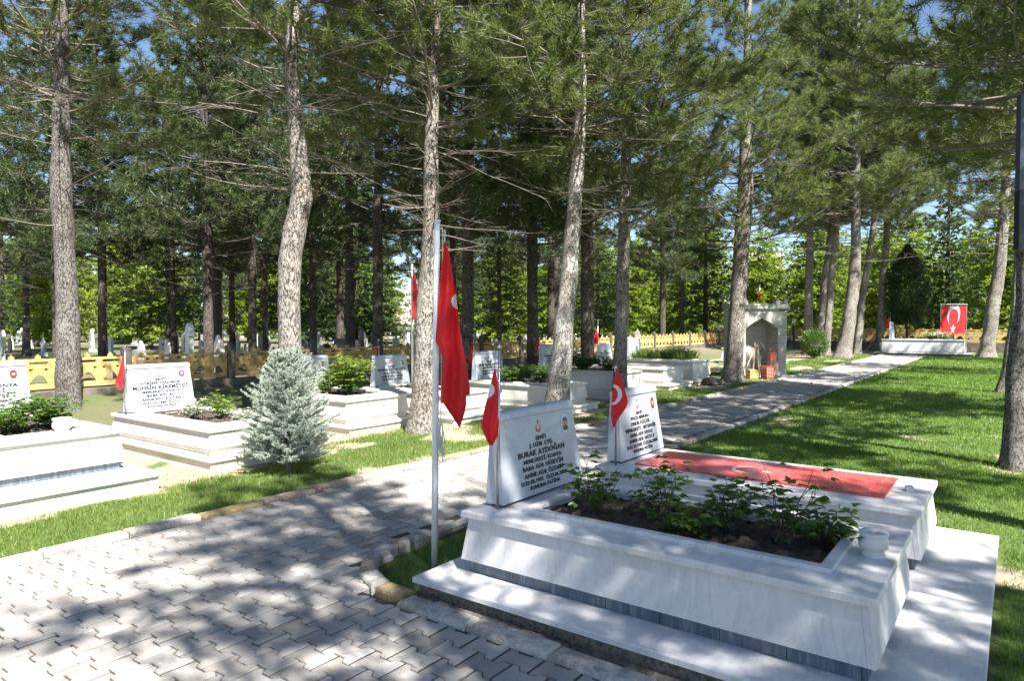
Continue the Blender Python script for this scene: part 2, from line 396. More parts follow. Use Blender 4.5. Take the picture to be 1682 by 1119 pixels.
def flag_mat():
    m = bpy.data.materials.new('red_flag_cloth'); m.use_nodes = True; nt = m.node_tree
    b = nt.nodes['Principled BSDF']; out = nt.nodes['Material Output']; b.inputs['Roughness'].default_value = .7
    L = nt.links
    tc = N_(nt, 'ShaderNodeUVMap'); sep = N_(nt, 'ShaderNodeSeparateXYZ'); L.new(tc.outputs[0], sep.inputs[0])
    def mth(op, a, b_=None, c=None):
        n = N_(nt, 'ShaderNodeMath', operation=op)
        for i, v in enumerate((a, b_, c)):
            if v is None: continue
            if isinstance(v, (int, float)): n.inputs[i].default_value = v
            else: L.new(v, n.inputs[i])
        return n.outputs[0]
    def dist(cx, cy):
        dx = mth('SUBTRACT', sep.outputs[0], cx); dy = mth('SUBTRACT', sep.outputs[1], cy)
        return mth('SQRT', mth('ADD', mth('MULTIPLY', dx, dx), mth('MULTIPLY', dy, dy))), dx, dy
    d1, _, _ = dist(.5, .5); d2, _, _ = dist(.5625, .5)
    cres = mth('MULTIPLY', mth('LESS_THAN', d1, .25), mth('GREATER_THAN', d2, .2))
    d3, dx, dy = dist(.82, .5)
    ang = mth('ARCTAN2', dy, mth('MULTIPLY', dx, -1.0))
    fold = mth('ABSOLUTE', mth('SUBTRACT', mth('MODULO', mth('ADD', ang, PI * 2 + PI / 5), 2 * PI / 5), PI / 5))
    e = mth('ADD', mth('MULTIPLY', mth('MULTIPLY', d3, mth('COSINE', fold)), .2245), mth('MULTIPLY', mth('MULTIPLY', d3, mth('SINE', fold)), .691))
    star = mth('LESS_THAN', e, .2245 * .125)
    f = mth('MAXIMUM', cres, star)
    c = mix(nt, f, (.70, .018, .025), (.72, .72, .72))
    L.new(c, b.inputs['Base Color'])
    t = N_(nt, 'ShaderNodeBsdfTranslucent'); L.new(c, t.inputs[0])
    ms = N_(nt, 'ShaderNodeMixShader'); ms.inputs[0].default_value = .3
    L.new(b.outputs[0], ms.inputs[1]); L.new(t.outputs[0], ms.inputs[2]); L.new(ms.outputs[0], out.inputs['Surface'])
    return m
M['flag'] = flag_mat()

# ------------------------------------------------------------------ smooth value noise for patches
_rs = np.random.RandomState(5); _G = _rs.rand(256, 256)
def vnoise(x, y):
    xi = np.floor(x).astype(int); yi = np.floor(y).astype(int); fx = x - xi; fy = y - yi
    fx = fx * fx * (3 - 2 * fx); fy = fy * fy * (3 - 2 * fy)
    g = lambda a, b: _G[a % 256, b % 256]
    return (g(xi, yi) * (1 - fx) + g(xi + 1, yi) * fx) * (1 - fy) + (g(xi, yi + 1) * (1 - fx) + g(xi + 1, yi + 1) * fx) * fy
def fbm(x, y): return (vnoise(x, y) * .5 + vnoise(x * 2.1 + 7, y * 2.1 + 3) * .3 + vnoise(x * 4.7 + 1, y * 4.7 + 9) * .2)
def bare_left(u, v):
    n = fbm(u * .8 + 20, v * 1.3 + 4)
    return np.clip((n - .47) * 6 + np.clip((v - 7.5) * .6, 0, 1.2), 0, 1)
def bare_right(u, v):
    n = fbm(u * .9 + 60, v * .9 + 40)
    near = np.exp(-((u - 4.6) ** 2 + (v + .35) ** 2) / .25) + np.exp(-((u - 3.0) ** 2 / .03 + (v - 3.05) ** 2 / .04)) + np.exp(-((u - 9.2) ** 2 + (v - .1) ** 2) / .35)
    return np.clip((n - .66) * 5 + near * 1.2, 0, 1)

# ------------------------------------------------------------------ SETTING: ground
def sheet(name, u0, u1, v0, v1, z, mat, step=None, bare=None, bumpf=0.0):
    nu = max(1, int((u1 - u0) / step)) if step else 1; nv = max(1, int((v1 - v0) / step)) if step else 1
    U, Vv = np.meshgrid(np.linspace(u0, u1, nu + 1), np.linspace(v0, v1, nv + 1), indexing='ij')
    Z = np.full(U.shape, z, dtype=float)
    if bumpf: Z += (fbm(U * 2.2, Vv * 2.2) - .5) * bumpf
    P = np.stack([U * DU[0] + Vv * DV[0], U * DU[1] + Vv * DV[1], Z], -1).reshape(-1, 3)
    i = np.arange(nu)[:, None] * (nv + 1) + np.arange(nv)[None, :]
    F = np.stack([i, i + nv + 1, i + nv + 2, i + 1], -1).reshape(-1, 4)
    me = np_mesh(name, P, F, mat, True)
    if bare is not None:
        a = me.attributes.new('bare', 'FLOAT', 'POINT'); a.data.foreach_set('value', bare(U, Vv).ravel().astype(np.float32))
    o = link(name, me); o['kind'] = 'structure'; return o
g = MB(); g.add([(-1800, -1800, -.06), (1800, -1800, -.06), (1800, 1800, -.06), (-1800, 1800, -.06)], [(0, 1, 2, 3)])
o = g.build('ground', M['earth']); o['kind'] = 'structure'
sheet('left_lawn', -8, 46, 5.2, 12.85, -.01, M['lawn'], .12, bare_left, .03)
sheet('right_lawn', -8, 44, -16, 3.45, -.015, M['lawn'], .14, bare_right, .03)
# paving bed: plaza and path
path = sheet('path', -7, 37.6, 3.42, 5.18, .032, M['joint'])
plaza = sheet('pavement', -7, 2.64, -7, 3.4185, .032, M['joint'])
sheet('pavement_corner', 2.642, 3.0, 3.2, 3.4185, .028, M['joint'])

# hills far away with a few pale buildings
def hills():
    rs = np.random.RandomState(3); n = 90; V = []; F = []
    for i in range(n + 1):
        a = math.radians(-70 + 140 * i / n); R = 1100
        h = 20 + 26 * (vnoise(np.array(i * .13 + 3), np.array(2.0))) + 38 * max(0, math.sin((i - 42) / 40)) * .9
        for r, z in ((R - 350, -2), (R - 150, h * .6), (R, h), (R + 200, h * .7)):
            V.append((math.sin(a) * r, math.cos(a) * r, z))
    for i in range(n):
        for k in range(3):
            b = i * 4 + k; F.append((b, b + 4, b + 5, b + 1))
    o = link('hills', np_mesh('hills', V, F, M['hill'], True)); o['kind'] = 'structure'
hills()

# ------------------------------------------------------------------ pavers and kerbs
R_ = random.Random(11)
PL, PW, PG = .20, .14, .009
def paver_poly(cut=None):
    hw = PW / 2 - PG / 2; d = .016; e = PL / 2 - .0075
    right = [(hw + d, -e), (hw + d, -.060), (hw - d, -.040), (hw - d, .040), (hw + d, .060), (hw + d, e)]
    left = [(-x, y) for x, y in reversed(right)]
    return right + left
def paver_verts(jz=0.0):
    poly = paver_poly(); n = len(poly)
    ins = []
    for x, y in poly: ins.append((x * .955, y * .965))
    P = [(x, y, .0) for x, y in poly] + [(x, y, .030) for x, y in poly] + [(x, y, .034) for x, y in ins]
    F = []
    for r in range(2):
        for k in range(n):
            a = r * n + k; b = r * n + (k + 1) % n; F.append((a, b, b + n, a + n))
    # top: centre waist quad strips (polygon is symmetric, split in convex pieces)
    o = 2 * n
    F += [(o + 0, o + 1, o + 10, o + 11), (o + 1, o + 2, o + 9, o + 10), (o + 2, o + 3, o + 8, o + 9), (o + 3, o + 4, o + 7, o + 8), (o + 4, o + 5, o + 6, o + 7)]
    return P, F
PV, PF = paver_verts()
paver_mesh = bpy.data.meshes.new('paver'); paver_mesh.from_pydata(PV, [], PF); paver_mesh.update(); paver_mesh.materials.append(M['paver'])
spots = []
for ci in range(-48, 270):
    u = .01 + ci * PW
    off = .1 if ci % 2 else 0.0
    for vi in range(-34, 27):
        v = .03 + vi * PL + off
        inpath = 3.5 <= v <= 5.14 and u < 37.4
        inplaza = (u < 2.62 or (u < 3.45 and v > 2.9)) and -6.6 < v < 3.5
        if not (inpath or inplaza): continue
        if u > 2.60 and v < 3.56 and not (v > np.interp(u, [2.6, 2.72, 2.81, 2.95, 3.1, 3.3], [2.9, 2.96, 3.19, 3.35, 3.42, 3.5]) and u < 3.45): continue
        p = W(u, v)
        spots.append((p.x, p.y, p.x ** 2 + p.y ** 2 + EYE ** 2, u, v))
def in_view(x, y, m=0.0):
    yc = y * math.cos(PITCH) + EYE * math.sin(PITCH); zc = y * math.sin(PITCH) - EYE * math.cos(PITCH)
    return yc > .1 and abs(x / yc) < .75 + m and zc / yc > -.5 - m
vis = sorted([s for s in spots if in_view(s[0], s[1])], key=lambda s: s[2])
single = set((s[3], s[4]) for s in vis[:290])
restV = []; restF = []
PVa = np.array(PV)
def paver_jit(): return (R_.gauss(0, .002), R_.gauss(0, .004), R_.gauss(0, .004), R_.gauss(0, .012))
nrest = 0; cs, sn = math.cos(ROT), math.sin(ROT)
for s in spots:
    dz, tx, ty, rz = paver_jit(); rz *= .6
    if (s[3], s[4]) in single:
        o = link('paver', paver_mesh, path if s[4] > 3.5 else plaza, (s[0], s[1], .006 + dz * .6), (tx * 2, ty * 2, ROT + rz))
    else:
        if not in_view(s[0], s[1], .35) and s[2] > 9: continue
        c2, s2 = math.cos(ROT + rz), math.sin(ROT + rz)
        Q = np.stack([PVa[:, 0] * c2 - PVa[:, 1] * s2 + s[0], PVa[:, 0] * s2 + PVa[:, 1] * c2 + s[1], PVa[:, 2] + .006 + dz * .6 + PVa[:, 0] * tx * 2], 1)
        restV += [tuple(q) for q in Q]; b = nrest * len(PV); restF += [tuple(b + i for i in f) for f in PF]; nrest += 1
m = bpy.data.meshes.new('paver_field'); m.from_pydata(restV, [], restF); m.update(); m.materials.append(M['paver'])
o = link('paver_field', m, path); o['kind'] = 'stuff'

def kerb_run(parent, p0, p1, n, wdt=.12, hgt=.085, z0=-.02):
    p0 = Vector(p0); p1 = Vector(p1); d = p1 - p0; L = d.length / n; a = math.atan2(d.y, d.x)
    for i in range(n):
        c = p0 + d * ((i + .5) / n); l = L - .012
        mb = MB(); mb.box(-l / 2, l / 2, -wdt / 2, wdt / 2, 0, hgt - z0, .022)
        mb.build('kerb_stone', M['kerb'], parent, loc=(c.x + R_.gauss(0, .004), c.y + R_.gauss(0, .004), z0 + R_.gauss(0, .004)), rot=(R_.gauss(0, .012), R_.gauss(0, .006), a + R_.gauss(0, .006)))
def strip_mesh(name, pts, w, z, mat):
    mb = MB()
    for a, b in zip(pts[:-1], pts[1:]):
        a = Vector((*a, 0)); b = Vector((*b, 0)); d = (b - a).normalized(); s = Vector((-d.y, d.x, 0)) * w / 2
        mb.add([(a - s)[:2] + (z,), (b - s)[:2] + (z,), (b + s)[:2] + (z,), (a + s)[:2] + (z,)], [(0, 1, 2, 3)])
    o = mb.build(name, mat); o['kind'] = 'structure'; return o
def xy(u, v): p = W(u, v); return (p.x, p.y)
kl = strip_mesh('left_kerb', [xy(-6.5, 5.215), xy(37.5, 5.215)], .16, .008, M['joint'])
for i in range(80):
    kerb_run(kl, xy(-6.5 + .55 * i, 5.215), xy(-6.5 + .55 * (i + 1), 5.215), 1, .12, .075)
kf = strip_mesh('front_kerb', [xy(2.67, -6), xy(2.67, 2.85)], .2, .0085, M['joint'])
for i in range(16):
    kerb_run(kf, xy(2.665, 2.72 - .5 * i), xy(2.665, 2.72 - .5 * (i + 1)), 1, .13, .062)
kr = strip_mesh('right_kerb', [xy(3.65, 3.47), xy(37.5, 3.47)], .14, .009, M['joint'])
arc = [(2.72, 2.74), (2.735, 2.98), (2.83, 3.20), (3.02, 3.37), (3.28, 3.46), (3.60, 3.47)]
for a, b in zip(arc[:-1], arc[1:]): kerb_run(kr, xy(*a), xy(*b), 1, .12, .07)
for i in range(60):
    kerb_run(kr, xy(3.60 + .56 * i, 3.47), xy(3.60 + .56 * (i + 1), 3.47), 1, .10, .055)
# rough concrete bed between the front kerb and the tomb slab
mb = MB(); mb.box(2.735, 2.86, -1.2, 2.72, -.05, .035, .01)
mb.build('rough_mortar_bed', M['aggregate'], None, rot=(0, 0, ROT))['kind'] = 'structure'

# ------------------------------------------------------------------ grass blades
def grass(name, label, spans, mat, bare, seed, zoff=-.01, hgt=.032):
    rs = np.random.RandomState(seed); P = []; S = []
    for (u0, u1, v0, v1, dens) in spans:
        n = int((u1 - u0) * (v1 - v0) * dens)
        u = rs.uniform(u0, u1, n); v = rs.uniform(v0, v1, n)
        x = u * DU[0] + v * DV[0]; y = u * DU[1] + v * DV[1]
        keep = (y > .3) & (np.abs(x) < y * .80 + .5) & (rs.rand(n) > bare(u, v) * .97)
        for (a0, a1, b0, b1) in BLOCK: keep &= ~((u > a0) & (u < a1) & (v > b0) & (v < b1))
        P.append(np.stack([x, y], 1)[keep])
        d = np.sqrt(x ** 2 + y ** 2)[keep]
        S.append(np.clip(d / 7.0, .8, 4.0))
    P = np.concatenate(P); S = np.concatenate(S); n = len(P)
    a = rs.uniform(0, 2 * PI, n); lean = rs.uniform(.1, .8, n); la = rs.uniform(0, 2 * PI, n)
    h = hgt * (.6 + .9 * fbm(P[:, 0] * 1.7, P[:, 1] * 1.7)) * rs.uniform(.5, 1.2, n) * (1 + .15 * (S - 1)); w = .0036 * S * rs.uniform(.7, 1.3, n)
    base = np.stack([P[:, 0], P[:, 1], np.full(n, zoff)], 1)
    side = np.stack([np.cos(a), np.sin(a), np.zeros(n)], 1) * w[:, None]
    tip = base + np.stack([np.cos(la) * lean * h, np.sin(la) * lean * h, h], 1)
    V = np.stack([base - side, base + side, tip], 1).reshape(-1, 3)
    F = np.arange(n * 3).reshape(-1, 3)
    return tag(link(name, np_mesh(name, V, F, mat)), label, 'grass', None, 'stuff')
BLOCK = [(1.7, 3.25, 6.5, 9.8), (3.8, 5.3, 6.8, 9.6), (6.2, 7.9, 7.6, 10.1), (7.9, 9.2, 7.1, 9.4), (9.8, 11.3, 6.3, 8.8),
         (12.5, 14.2, 6.5, 9.1), (15.1, 16.6, 6.6, 9.1), (16.8, 18.3, 6.6, 9.1), (2.72, 5.8, .05, 2.79), (2.6, 3.0, 2.6, 3.0)]
def bare_none(u, v): return bare_right(u, v) * .9
grass('grass', 'patchy bright grass strip between the left kerb and the left row of graves',
      [(.5, 4, 5.28, 7.2, 6500), (4, 9, 5.28, 8, 4000), (9, 18, 5.28, 7, 1300), (18, 38, 5.28, 8.5, 420)], M['grass_dry'], bare_left, 1)
grass('grass', 'mown green lawn right of the path behind the two near tombs',
      [(2.85, 8, 2.78, 3.40, 4500), (5.7, 10, -1.5, 3.40, 3600), (10, 16, -2, 3.4, 1500), (16, 26, -3, 3.4, 700), (26, 42, -4, 3.4, 300), (2.9, 5.9, -1.2, .05, 6000)], M['grass'], bare_none, 2)

def litter():
    rs = np.random.RandomState(8); n = 2600; u = rs.uniform(-1, 9, n); v = rs.uniform(-1.5, 5.15, n)
    ok = ((v > 3.5) | (u < 2.6)) & (rs.rand(n) < np.clip((fbm(u * 1.3, v * 1.3) - .35) * 3, .08, 1)); u = u[ok]; v = v[ok]; n = len(u)
    p = np.stack([u * DU[0] + v * DV[0], u * DU[1] + v * DV[1], np.full(n, .047)], 1); a = rs.uniform(0, PI, n)
    d = np.stack([np.cos(a), np.sin(a), np.zeros(n)], 1); s = np.stack([-d[:, 1], d[:, 0], np.zeros(n)], 1) * .0022; L = rs.uniform(.02, .06, n)[:, None]
    V = np.stack([p - s, p + s, p + d * L], 1).reshape(-1, 3)
    tag(link('needle_litter', np_mesh('needle_litter', V, np.arange(n * 3).reshape(-1, 3), M['soil'])), 'dry brown pine needles scattered over the grey pavers', 'litter', None, 'stuff')
litter()

# ------------------------------------------------------------------ text and 2D shapes
def text_mesh(s, size, bold=.004, ext=.0015, shear=.0):
    c = bpy.data.curves.new('t', 'FONT'); c.body = s; c.size = size; c.align_x = 'CENTER'
    c.offset = bold; c.extrude = ext; c.resolution_u = 2; c.shear = shear; c.space_character = 1.08
    o = bpy.data.objects.new('t', c); COL.objects.link(o)
    dg = bpy.context.evaluated_depsgraph_get()
    me = bpy.data.meshes.new_from_object(o.evaluated_get(dg)); bpy.data.objects.remove(o); me.name = 'inscription'; me.materials.clear(); return me
def flat_shape(loops, ext, name='shape'):
    c = bpy.data.curves.new(name, 'CURVE'); c.dimensions = '2D'; c.fill_mode = 'BOTH'; c.extrude = ext
    for lp in loops:
        sp = c.splines.new('POLY'); sp.points.add(len(lp) - 1)
        for i, (x, y) in enumerate(lp): sp.points[i].co = (x, y, 0, 1)
        sp.use_cyclic_u = True
    o = bpy.data.objects.new(name, c); COL.objects.link(o)
    dg = bpy.context.evaluated_depsgraph_get()
    me = bpy.data.meshes.new_from_object(o.evaluated_get(dg)); bpy.data.objects.remove(o); me.materials.clear(); me.name = name; return me
def circle(cx, cy, r, n=24, ry=None, a0=0): return [(cx + r * math.cos(a0 + 2 * PI * k / n), cy + (ry or r) * math.sin(a0 + 2 * PI * k / n)) for k in range(n)]
def crescent(cx, cy, R, open_up=True):      # open side up, like the emblem on the stones
    pts = []; n = 18; a0 = math.radians(125); a1 = math.radians(415)
    for k in range(n + 1):
        a = a0 + (a1 - a0) * k / n; pts.append((cx + R * math.cos(a), cy + R * math.sin(a)))
    R2 = R * .80; oy = R * .26
    for k in range(n + 1):
        a = math.radians(412) + (math.radians(128) - math.radians(412)) * k / n
        pts.append((cx + R2 * math.cos(a), cy + oy + R2 * math.sin(a)))
    return pts
def star(cx, cy, R): return [(cx + (R if k % 2 == 0 else R * .382) * math.sin(PI * k / 5), cy + (R if k % 2 == 0 else R * .382) * math.cos(PI * k / 5)) for k in range(10)]

# ------------------------------------------------------------------ graves
def headstone(par, x0, x1, y, z0, h, mat, lines, th=.13, lean=.07, taper=.05, portrait=None, detail=True):
    """front face looks towards -y, leaning back; x0..x1 its width"""
    w = x1 - x0; cx = (x0 + x1) / 2
    sp = MB(); sp.box(x0 + .03, x1 - .03, y + .02, y + th - .02, z0, z0 + .018)
    zb = z0 + .018; zt = z0 + h
    mb = MB(); c = .018
    prof = [(0, zb, 0), (lean * .90, zt - .055, taper * .9), (lean * .90 - .012, zt - .048, taper * .9 - .008), (lean * .95 - .008, zt - .012, taper - .006), (lean + .004, zt, taper)]
    P = []
    for dy, z, tp in prof: P += [(x0 + tp, y + dy, z), (x1 - tp, y + dy, z), (x1 - tp, y + th, z), (x0 + tp, y + th, z)]
    F = [(3, 2, 1, 0)]
    for r in range(len(prof) - 1):
        for k in range(4):
            a = r * 4 + k; b = r * 4 + (k + 1) % 4; F.append((a, b, b + 4, a + 4))
    o4 = (len(prof) - 1) * 4; F.append((o4, o4 + 1, o4 + 2, o4 + 3)); mb.add(P, F)
    hs = mb.build('headstone', mat, par)
    sp.build('spacer', M['hair'], hs)
    ang = math.atan2(lean * .9, zt - .055 - zb)          # tilt of the face
    L = math.hypot(lean * .9, zt - .055 - zb)
    def put(me, t, xo, nm, m, off=.002, mats=None):      # t: distance down from the top of the face
        if mats:
            for k in mats: me.materials.append(k)
        else: me.materials.append(m)
        s = L - t; p = (cx + xo, y + s * math.sin(ang) - off * math.cos(ang), zb + s * math.cos(ang) + off * math.sin(ang))
        return link(nm, me, hs, p, (PI / 2 - ang, 0, 0))
    if detail:
        put(flat_shape([crescent(0, 0, .026)], .001, 'crescent'), .085, -.02, 'crescent', M['red_paint'])
        put(flat_shape([star(0, 0, .014)], .001, 'star'), .045, -.02, 'star', M['red_paint'])
    if portrait:
        s = L - .09; pm = MB()
        def ell(rx, ry, oy, z, n=20, cut=None):
            pts = [(rx * math.cos(2 * PI * k / n), oy + ry * math.sin(2 * PI * k / n)) for k in range(n)]
            pm.prism(pts, 0, z)
        if portrait == 'round':
            pm.cur = 0; ell(.052, .052, 0, .003); pm.cur = 1; ell(.044, .044, 0, .005); pm.cur = 2
            pm.prism([(-.02, .03), (-.03, 0), (-.012, -.03), (.012, -.03), (.03, 0), (.02, .03)][::1], 0, .007)
            pm.cur = 3; ell(.014, .018, .004, .009); mats = [M['white_paint'], M['red_paint'], M['blue_paint'], M['white_paint']]
        else:
            pm.cur = 0; ell(.046, .060, 0, .004); pm.cur = 1; ell(.038, .052, 0, .006)
            pm.cur = 2; pm.prism([(-.030, -.032), (-.022, -.046), (.022, -.046), (.030, -.032), (.012, -.014), (-.012, -.014)][::1], 0, .008)
            pm.cur = 3; ell(.0185, .024, .008, .009); pm.cur = 4
            pm.prism([(.0185, .014), (.014, .034), (-.014, .034), (-.0185, .014), (0, .022)], 0, .011)
            bgc = M['red_paint'] if portrait == 'red' else M['tomb_grey']
            mats = [M['white_paint'], bgc, M['camo'], M['skin'], M['hair']]
        put(pm.mesh('portrait', mats), .09, w * .32, 'portrait', None)
    y_ = .125; tot = sum(a[1] for a in lines) * 1.14; fit = min(1.0, (L - .125 - .03) / tot) if lines else 1; lines = [(a, b * fit) for a, b in lines]
    for s_, sz in lines:
        y_ += sz * .98
        me = text_mesh(s_, sz, sz * .032)
        xs = [v.co.x for v in me.vertices]; wid = (max(xs) - min(xs)) if xs else 1
        k = min(1.24, (w - taper * 2 - .07) / wid)
        for v in me.vertices: v.co.x *= k
        put(me, y_, 0, 'inscription', M['black_paint'])
        y_ += sz * .16
    return hs

def grave(label, u0, u1, v0, v1, z, lines, mat='marble_cream', stone='marble_shaded', hs=None, ledge=(.25, .25, .25, .25, .14),
          top='soil', portrait=None, tiles=False, skirt='marble_cream', hsh=.56, group='marble graves beside the path', panel_h=None):
    w = u1 - u0; l = v1 - v0
    root = thing('grave', label, 'grave', W(u0, v0, 0), ROT, group)
    lu0, lu1, lv0, lv1, lz = ledge
    mb = MB(); mb.box(-lu0, w + lu1, -lv0, l + lv1, lz - .032, lz, .006); mb.build('base_slab', M[mat], root)
    mb = MB(); mb.box(-lu0 + .025, w + lu1 - .025, -lv0 + .03, l + lv1 - .03, -.04, lz - .033); mb.build('foundation', M['aggregate'] if mat == 'marble' else M['marble_cream'], root)
    zs = lz + .075                           # top of the skirting
    # skirting tiles, recessed
    q = .035; tl = .29 if tiles else 9
    def tile_row(x0, x1, y0, y1, along):
        L = (x1 - x0) if along == 'x' else (y1 - y0); n = max(1, round(L / tl))
        for i in range(n):
            t0 = i / n * L + .0015; t1 = (i + 1) / n * L - .0015
            m_ = MB()
            if along == 'x': m_.box(x0 + t0, x0 + t1, y0, y1, lz + .001, zs - .001)
            else: m_.box(x0, x1, y0 + t0, y0 + t1, lz + .001, zs - .001)
            m_.build('skirting_tile', M[skirt], root)
    tile_row(q, w - q, q, q + .02, 'x'); tile_row(q, w - q, l - q - .02, l - q, 'x')
    tile_row(q, q + .02, q + .021, l - q - .021, 'y'); tile_row(w - q - .02, w - q, q + .021, l - q - .021, 'y')
    ct = .036; zc = z - ct; ti = .035
    # four battered side panels
    def panel(a, b, c_, d):
        m_ = MB(); (ax, ay), (bx, by) = a, b; (cx_, cy_), (dx, dy) = c_, d
        inx = (w / 2 - (ax + bx) / 2); iny = (l / 2 - (ay + by) / 2); n_ = math.hypot(inx, iny)
        if abs(ay - by) < 1e-6: ix, iy = 0, math.copysign(.03, iny)
        else: ix, iy = math.copysign(.03, inx), 0
        m_.hexa([(ax, ay, zs), (bx, by, zs), (bx + ix, by + iy, zs), (ax + ix, ay + iy, zs), (dx, dy, zc), (cx_, cy_, zc), (cx_ + ix, cy_ + iy, zc), (dx + ix, dy + iy, zc)])
        m_.build('side_panel', M[mat], root)
    e = .0015
    panel((0, 0), (w, 0), (w - ti, ti), (ti, ti)); panel((w, l), (0, l), (ti, l - ti), (w - ti, l - ti))
    panel((0 + e, .031), (0 + e, l - .031), (ti + e, l - ti - .031), (ti + e, ti + .031)); panel((w - e, l - .031), (w - e, .031), (w - ti - e, ti + .031), (w - ti - e, l - ti - .031))
    core = MB(); core.box(.09, w - .09, .09, l - .09, lz + .002, z - .10); core.build('core', M['aggregate'], root)
    # cap: four slabs round the opening
    cb = .22; ft = .24; hd = .34
    for nm, bx in (('cap_slab', (0, cb, 0, l)), ('cap_slab', (w - cb, w, 0, l)), ('cap_slab', (cb + .002, w - cb - .002, 0, ft)), ('cap_slab', (cb + .002, w - cb - .002, l - hd, l))):
        m_ = MB(); m_.box(bx[0], bx[1], bx[2], bx[3], zc + .001, z, .006); m_.build(nm, M[mat], root)
    if top == 'soil':
        for bx in ((cb - .035, cb + .02, ft - .035, l - hd + .035), (w - cb - .02, w - cb + .035, ft - .035, l - hd + .035), (cb + .021, w - cb - .021, ft - .035, ft + .02), (cb + .021, w - cb - .021, l - hd - .02, l - hd + .035)):
            m_ = MB(); m_.box(*bx, z + .0005, z + .024, .005); m_.build('planter_edging', M[mat], root)
        x0, x1, y0, y1 = cb + .0, w - cb, ft + .0, l - hd
        nx, ny = 34, 70; X, Y = np.meshgrid(np.linspace(x0, x1, nx), np.linspace(y0, y1, ny), indexing='ij')
        Z = z - .035 + (fbm(X * 9 + u0 * 7, Y * 9) - .5) * .11 + (_rs.rand(nx, ny) - .5) * .022
        i = np.arange(nx - 1)[:, None] * ny + np.arange(ny - 1)[None, :]
        F = np.stack([i, i + ny, i + ny + 1, i + 1], -1).reshape(-1, 4)
        s_ = link('soil', np_mesh('soil', np.stack([X, Y, Z], -1).reshape(-1, 3), F, M['soil'], False), root)
    if hs is None: hs = (.10, w - .12, l - .26)
    headstone(root, hs[0], hs[1], hs[2], z, hsh, M[stone], lines, portrait=portrait)
    return root

L_main = [('ŞEHİT', .042), ('J. UZM. ÇVŞ.', .046), ('BURAK AYDOĞAN', .062), ('MEMLEKETİ: KONYA', .046), ('BABA ADI: HÜSEYİN', .05), ('ANNE ADI: ÖZDEN', .05), ('D:22.05.1991  Ö:27.06.2020', .044), ('RUHUNA FATİHA', .042)]
L_sec = [('ŞEHİT', .04), ('POLİS MEMURU', .044), ('ONUR KÜÇÜK', .05), ('MEMLEKETİ : BEYŞEHİR', .048), ('BABA ADI: SAVAŞ', .048), ('ANNE ADI: HATİCE', .048), ('D:21.10.1992 Ö:22.06.2020', .046), ('RUHUNA FATİHA', .042)]
L_g2 = [('ŞEHİT', .042), ('KOMİSER YARDIMCISI', .044), ('MUHSİN KİREMİTÇİ', .066), ('MEMLEKETİ: KONYA', .044), ('BABA ADI: ALİ', .048), ('ANNE ADI: SULTAN', .048), ('D:21.03.1980 Ö:2016', .046), ('RUHUNA FATİHA', .04)]
L_gen = [('ŞEHİT', .045), ('MEMLEKETİ: KONYA', .055), ('BABA ADI: ALİ', .05), ('ANNE ADI: AYŞE', .05), ('RUHUNA FATİHA', .045)]
zz = (.22, .12, .16, .35, .14)
G9 = grave('near grey marble grave planted with rose bushes, its blue-grey skirting towards the camera', 3.01, 4.14, .43, 2.60, .50, L_main, 'marble',
      hs=(.17, 1.09, 1.99), ledge=(.23, .115, .35, .17, .14), portrait='oval', tiles=True, skirt='strip', group='marble graves right of the path')
G10 = grave('grey marble grave topped with a bed of red stone chips, behind the near rose grave', 4.58, 5.56, .43, 2.60, .50, L_sec, 'marble',
      top='red', hs=(.16, .94, 2.02), ledge=(.31, .15, .35, .17, .138), portrait='red', tiles=True, skirt='strip', group='marble graves right of the path')
def red_bed():
    w, l = .98, 2.17
    m_ = MB(); m_.box(.20, w - .15, .22, l - .24, .47, .515, .002); m_.build('red_chip_bed', M['red_top'], G10)
    cr = flat_shape([circle(0, 0, .1, 8)], .001); bpy.data.meshes.remove(cr)
    pts = []
    for k in range(25):
        a = math.radians(50 + 260 * k / 24); pts.append((.115 * math.cos(a), .115 * math.sin(a)))
    for k in range(25):
        a = math.radians(305 - 250 * k / 24); pts.append((.016 + .104 * math.cos(a), .104 * math.sin(a)))
    for nm, lp, py in (('crescent', pts, 1.15), ('star', star(0, 0, .04), 1.02)):
        me = flat_shape([lp], .001, nm); me.materials.append(M['white_paint'])
        link(nm, me, G10, (.47, py, .5165), (0, 0, PI / 2 + PI))
red_bed()
G1 = grave('cream marble grave with a wide step, half cut by the left edge of the photo', 1.95, 3.09, 7.0, 9.4, .56, L_gen, hs=(.12, 1.06, 2.08), ledge=(.14, .14, .45, .1, .17), portrait='red', skirt='strip', hsh=.6)
G2 = grave('cream marble grave with a lettered headstone between the left pine and the blue spruce', 3.98, 5.1, 7.05, 9.4, .43, L_g2, hs=(.08, .98, 2.07), ledge=(.1, .1, .2, .1, .14), portrait='round', hsh=.62)
G3 = grave('cream marble grave behind the blue spruce with a light green shrub', 6.45, 7.72, 7.75, 9.8, .48, L_gen, hs=(.22, 1.14, 1.72), ledge=(.1, .06, .2, .1, .12), portrait='oval')
G4 = grave('cream marble grave partly hidden by the big flag and middle pine', 8.02, 9.1, 7.2, 9.3, .46, L_gen, hs=(.12, .98, 1.80), ledge=(.08, .08, .2, .1, .12), portrait='oval')
G5 = grave('cream marble grave with shrubs behind the foot of the pale leaning pine', 9.95, 11.1, 6.45, 8.6, .48, L_gen, hs=(.12, 1.02, 1.85), ledge=(.1, .1, .2, .1, .12))
G6 = grave('grave with red roses behind the pine right of the near headstones', 12.7, 13.95, 6.7, 8.9, .54, L_gen, hs=(.1, 1.0, 1.9), ledge=(.1, .1, .2, .1, .12))
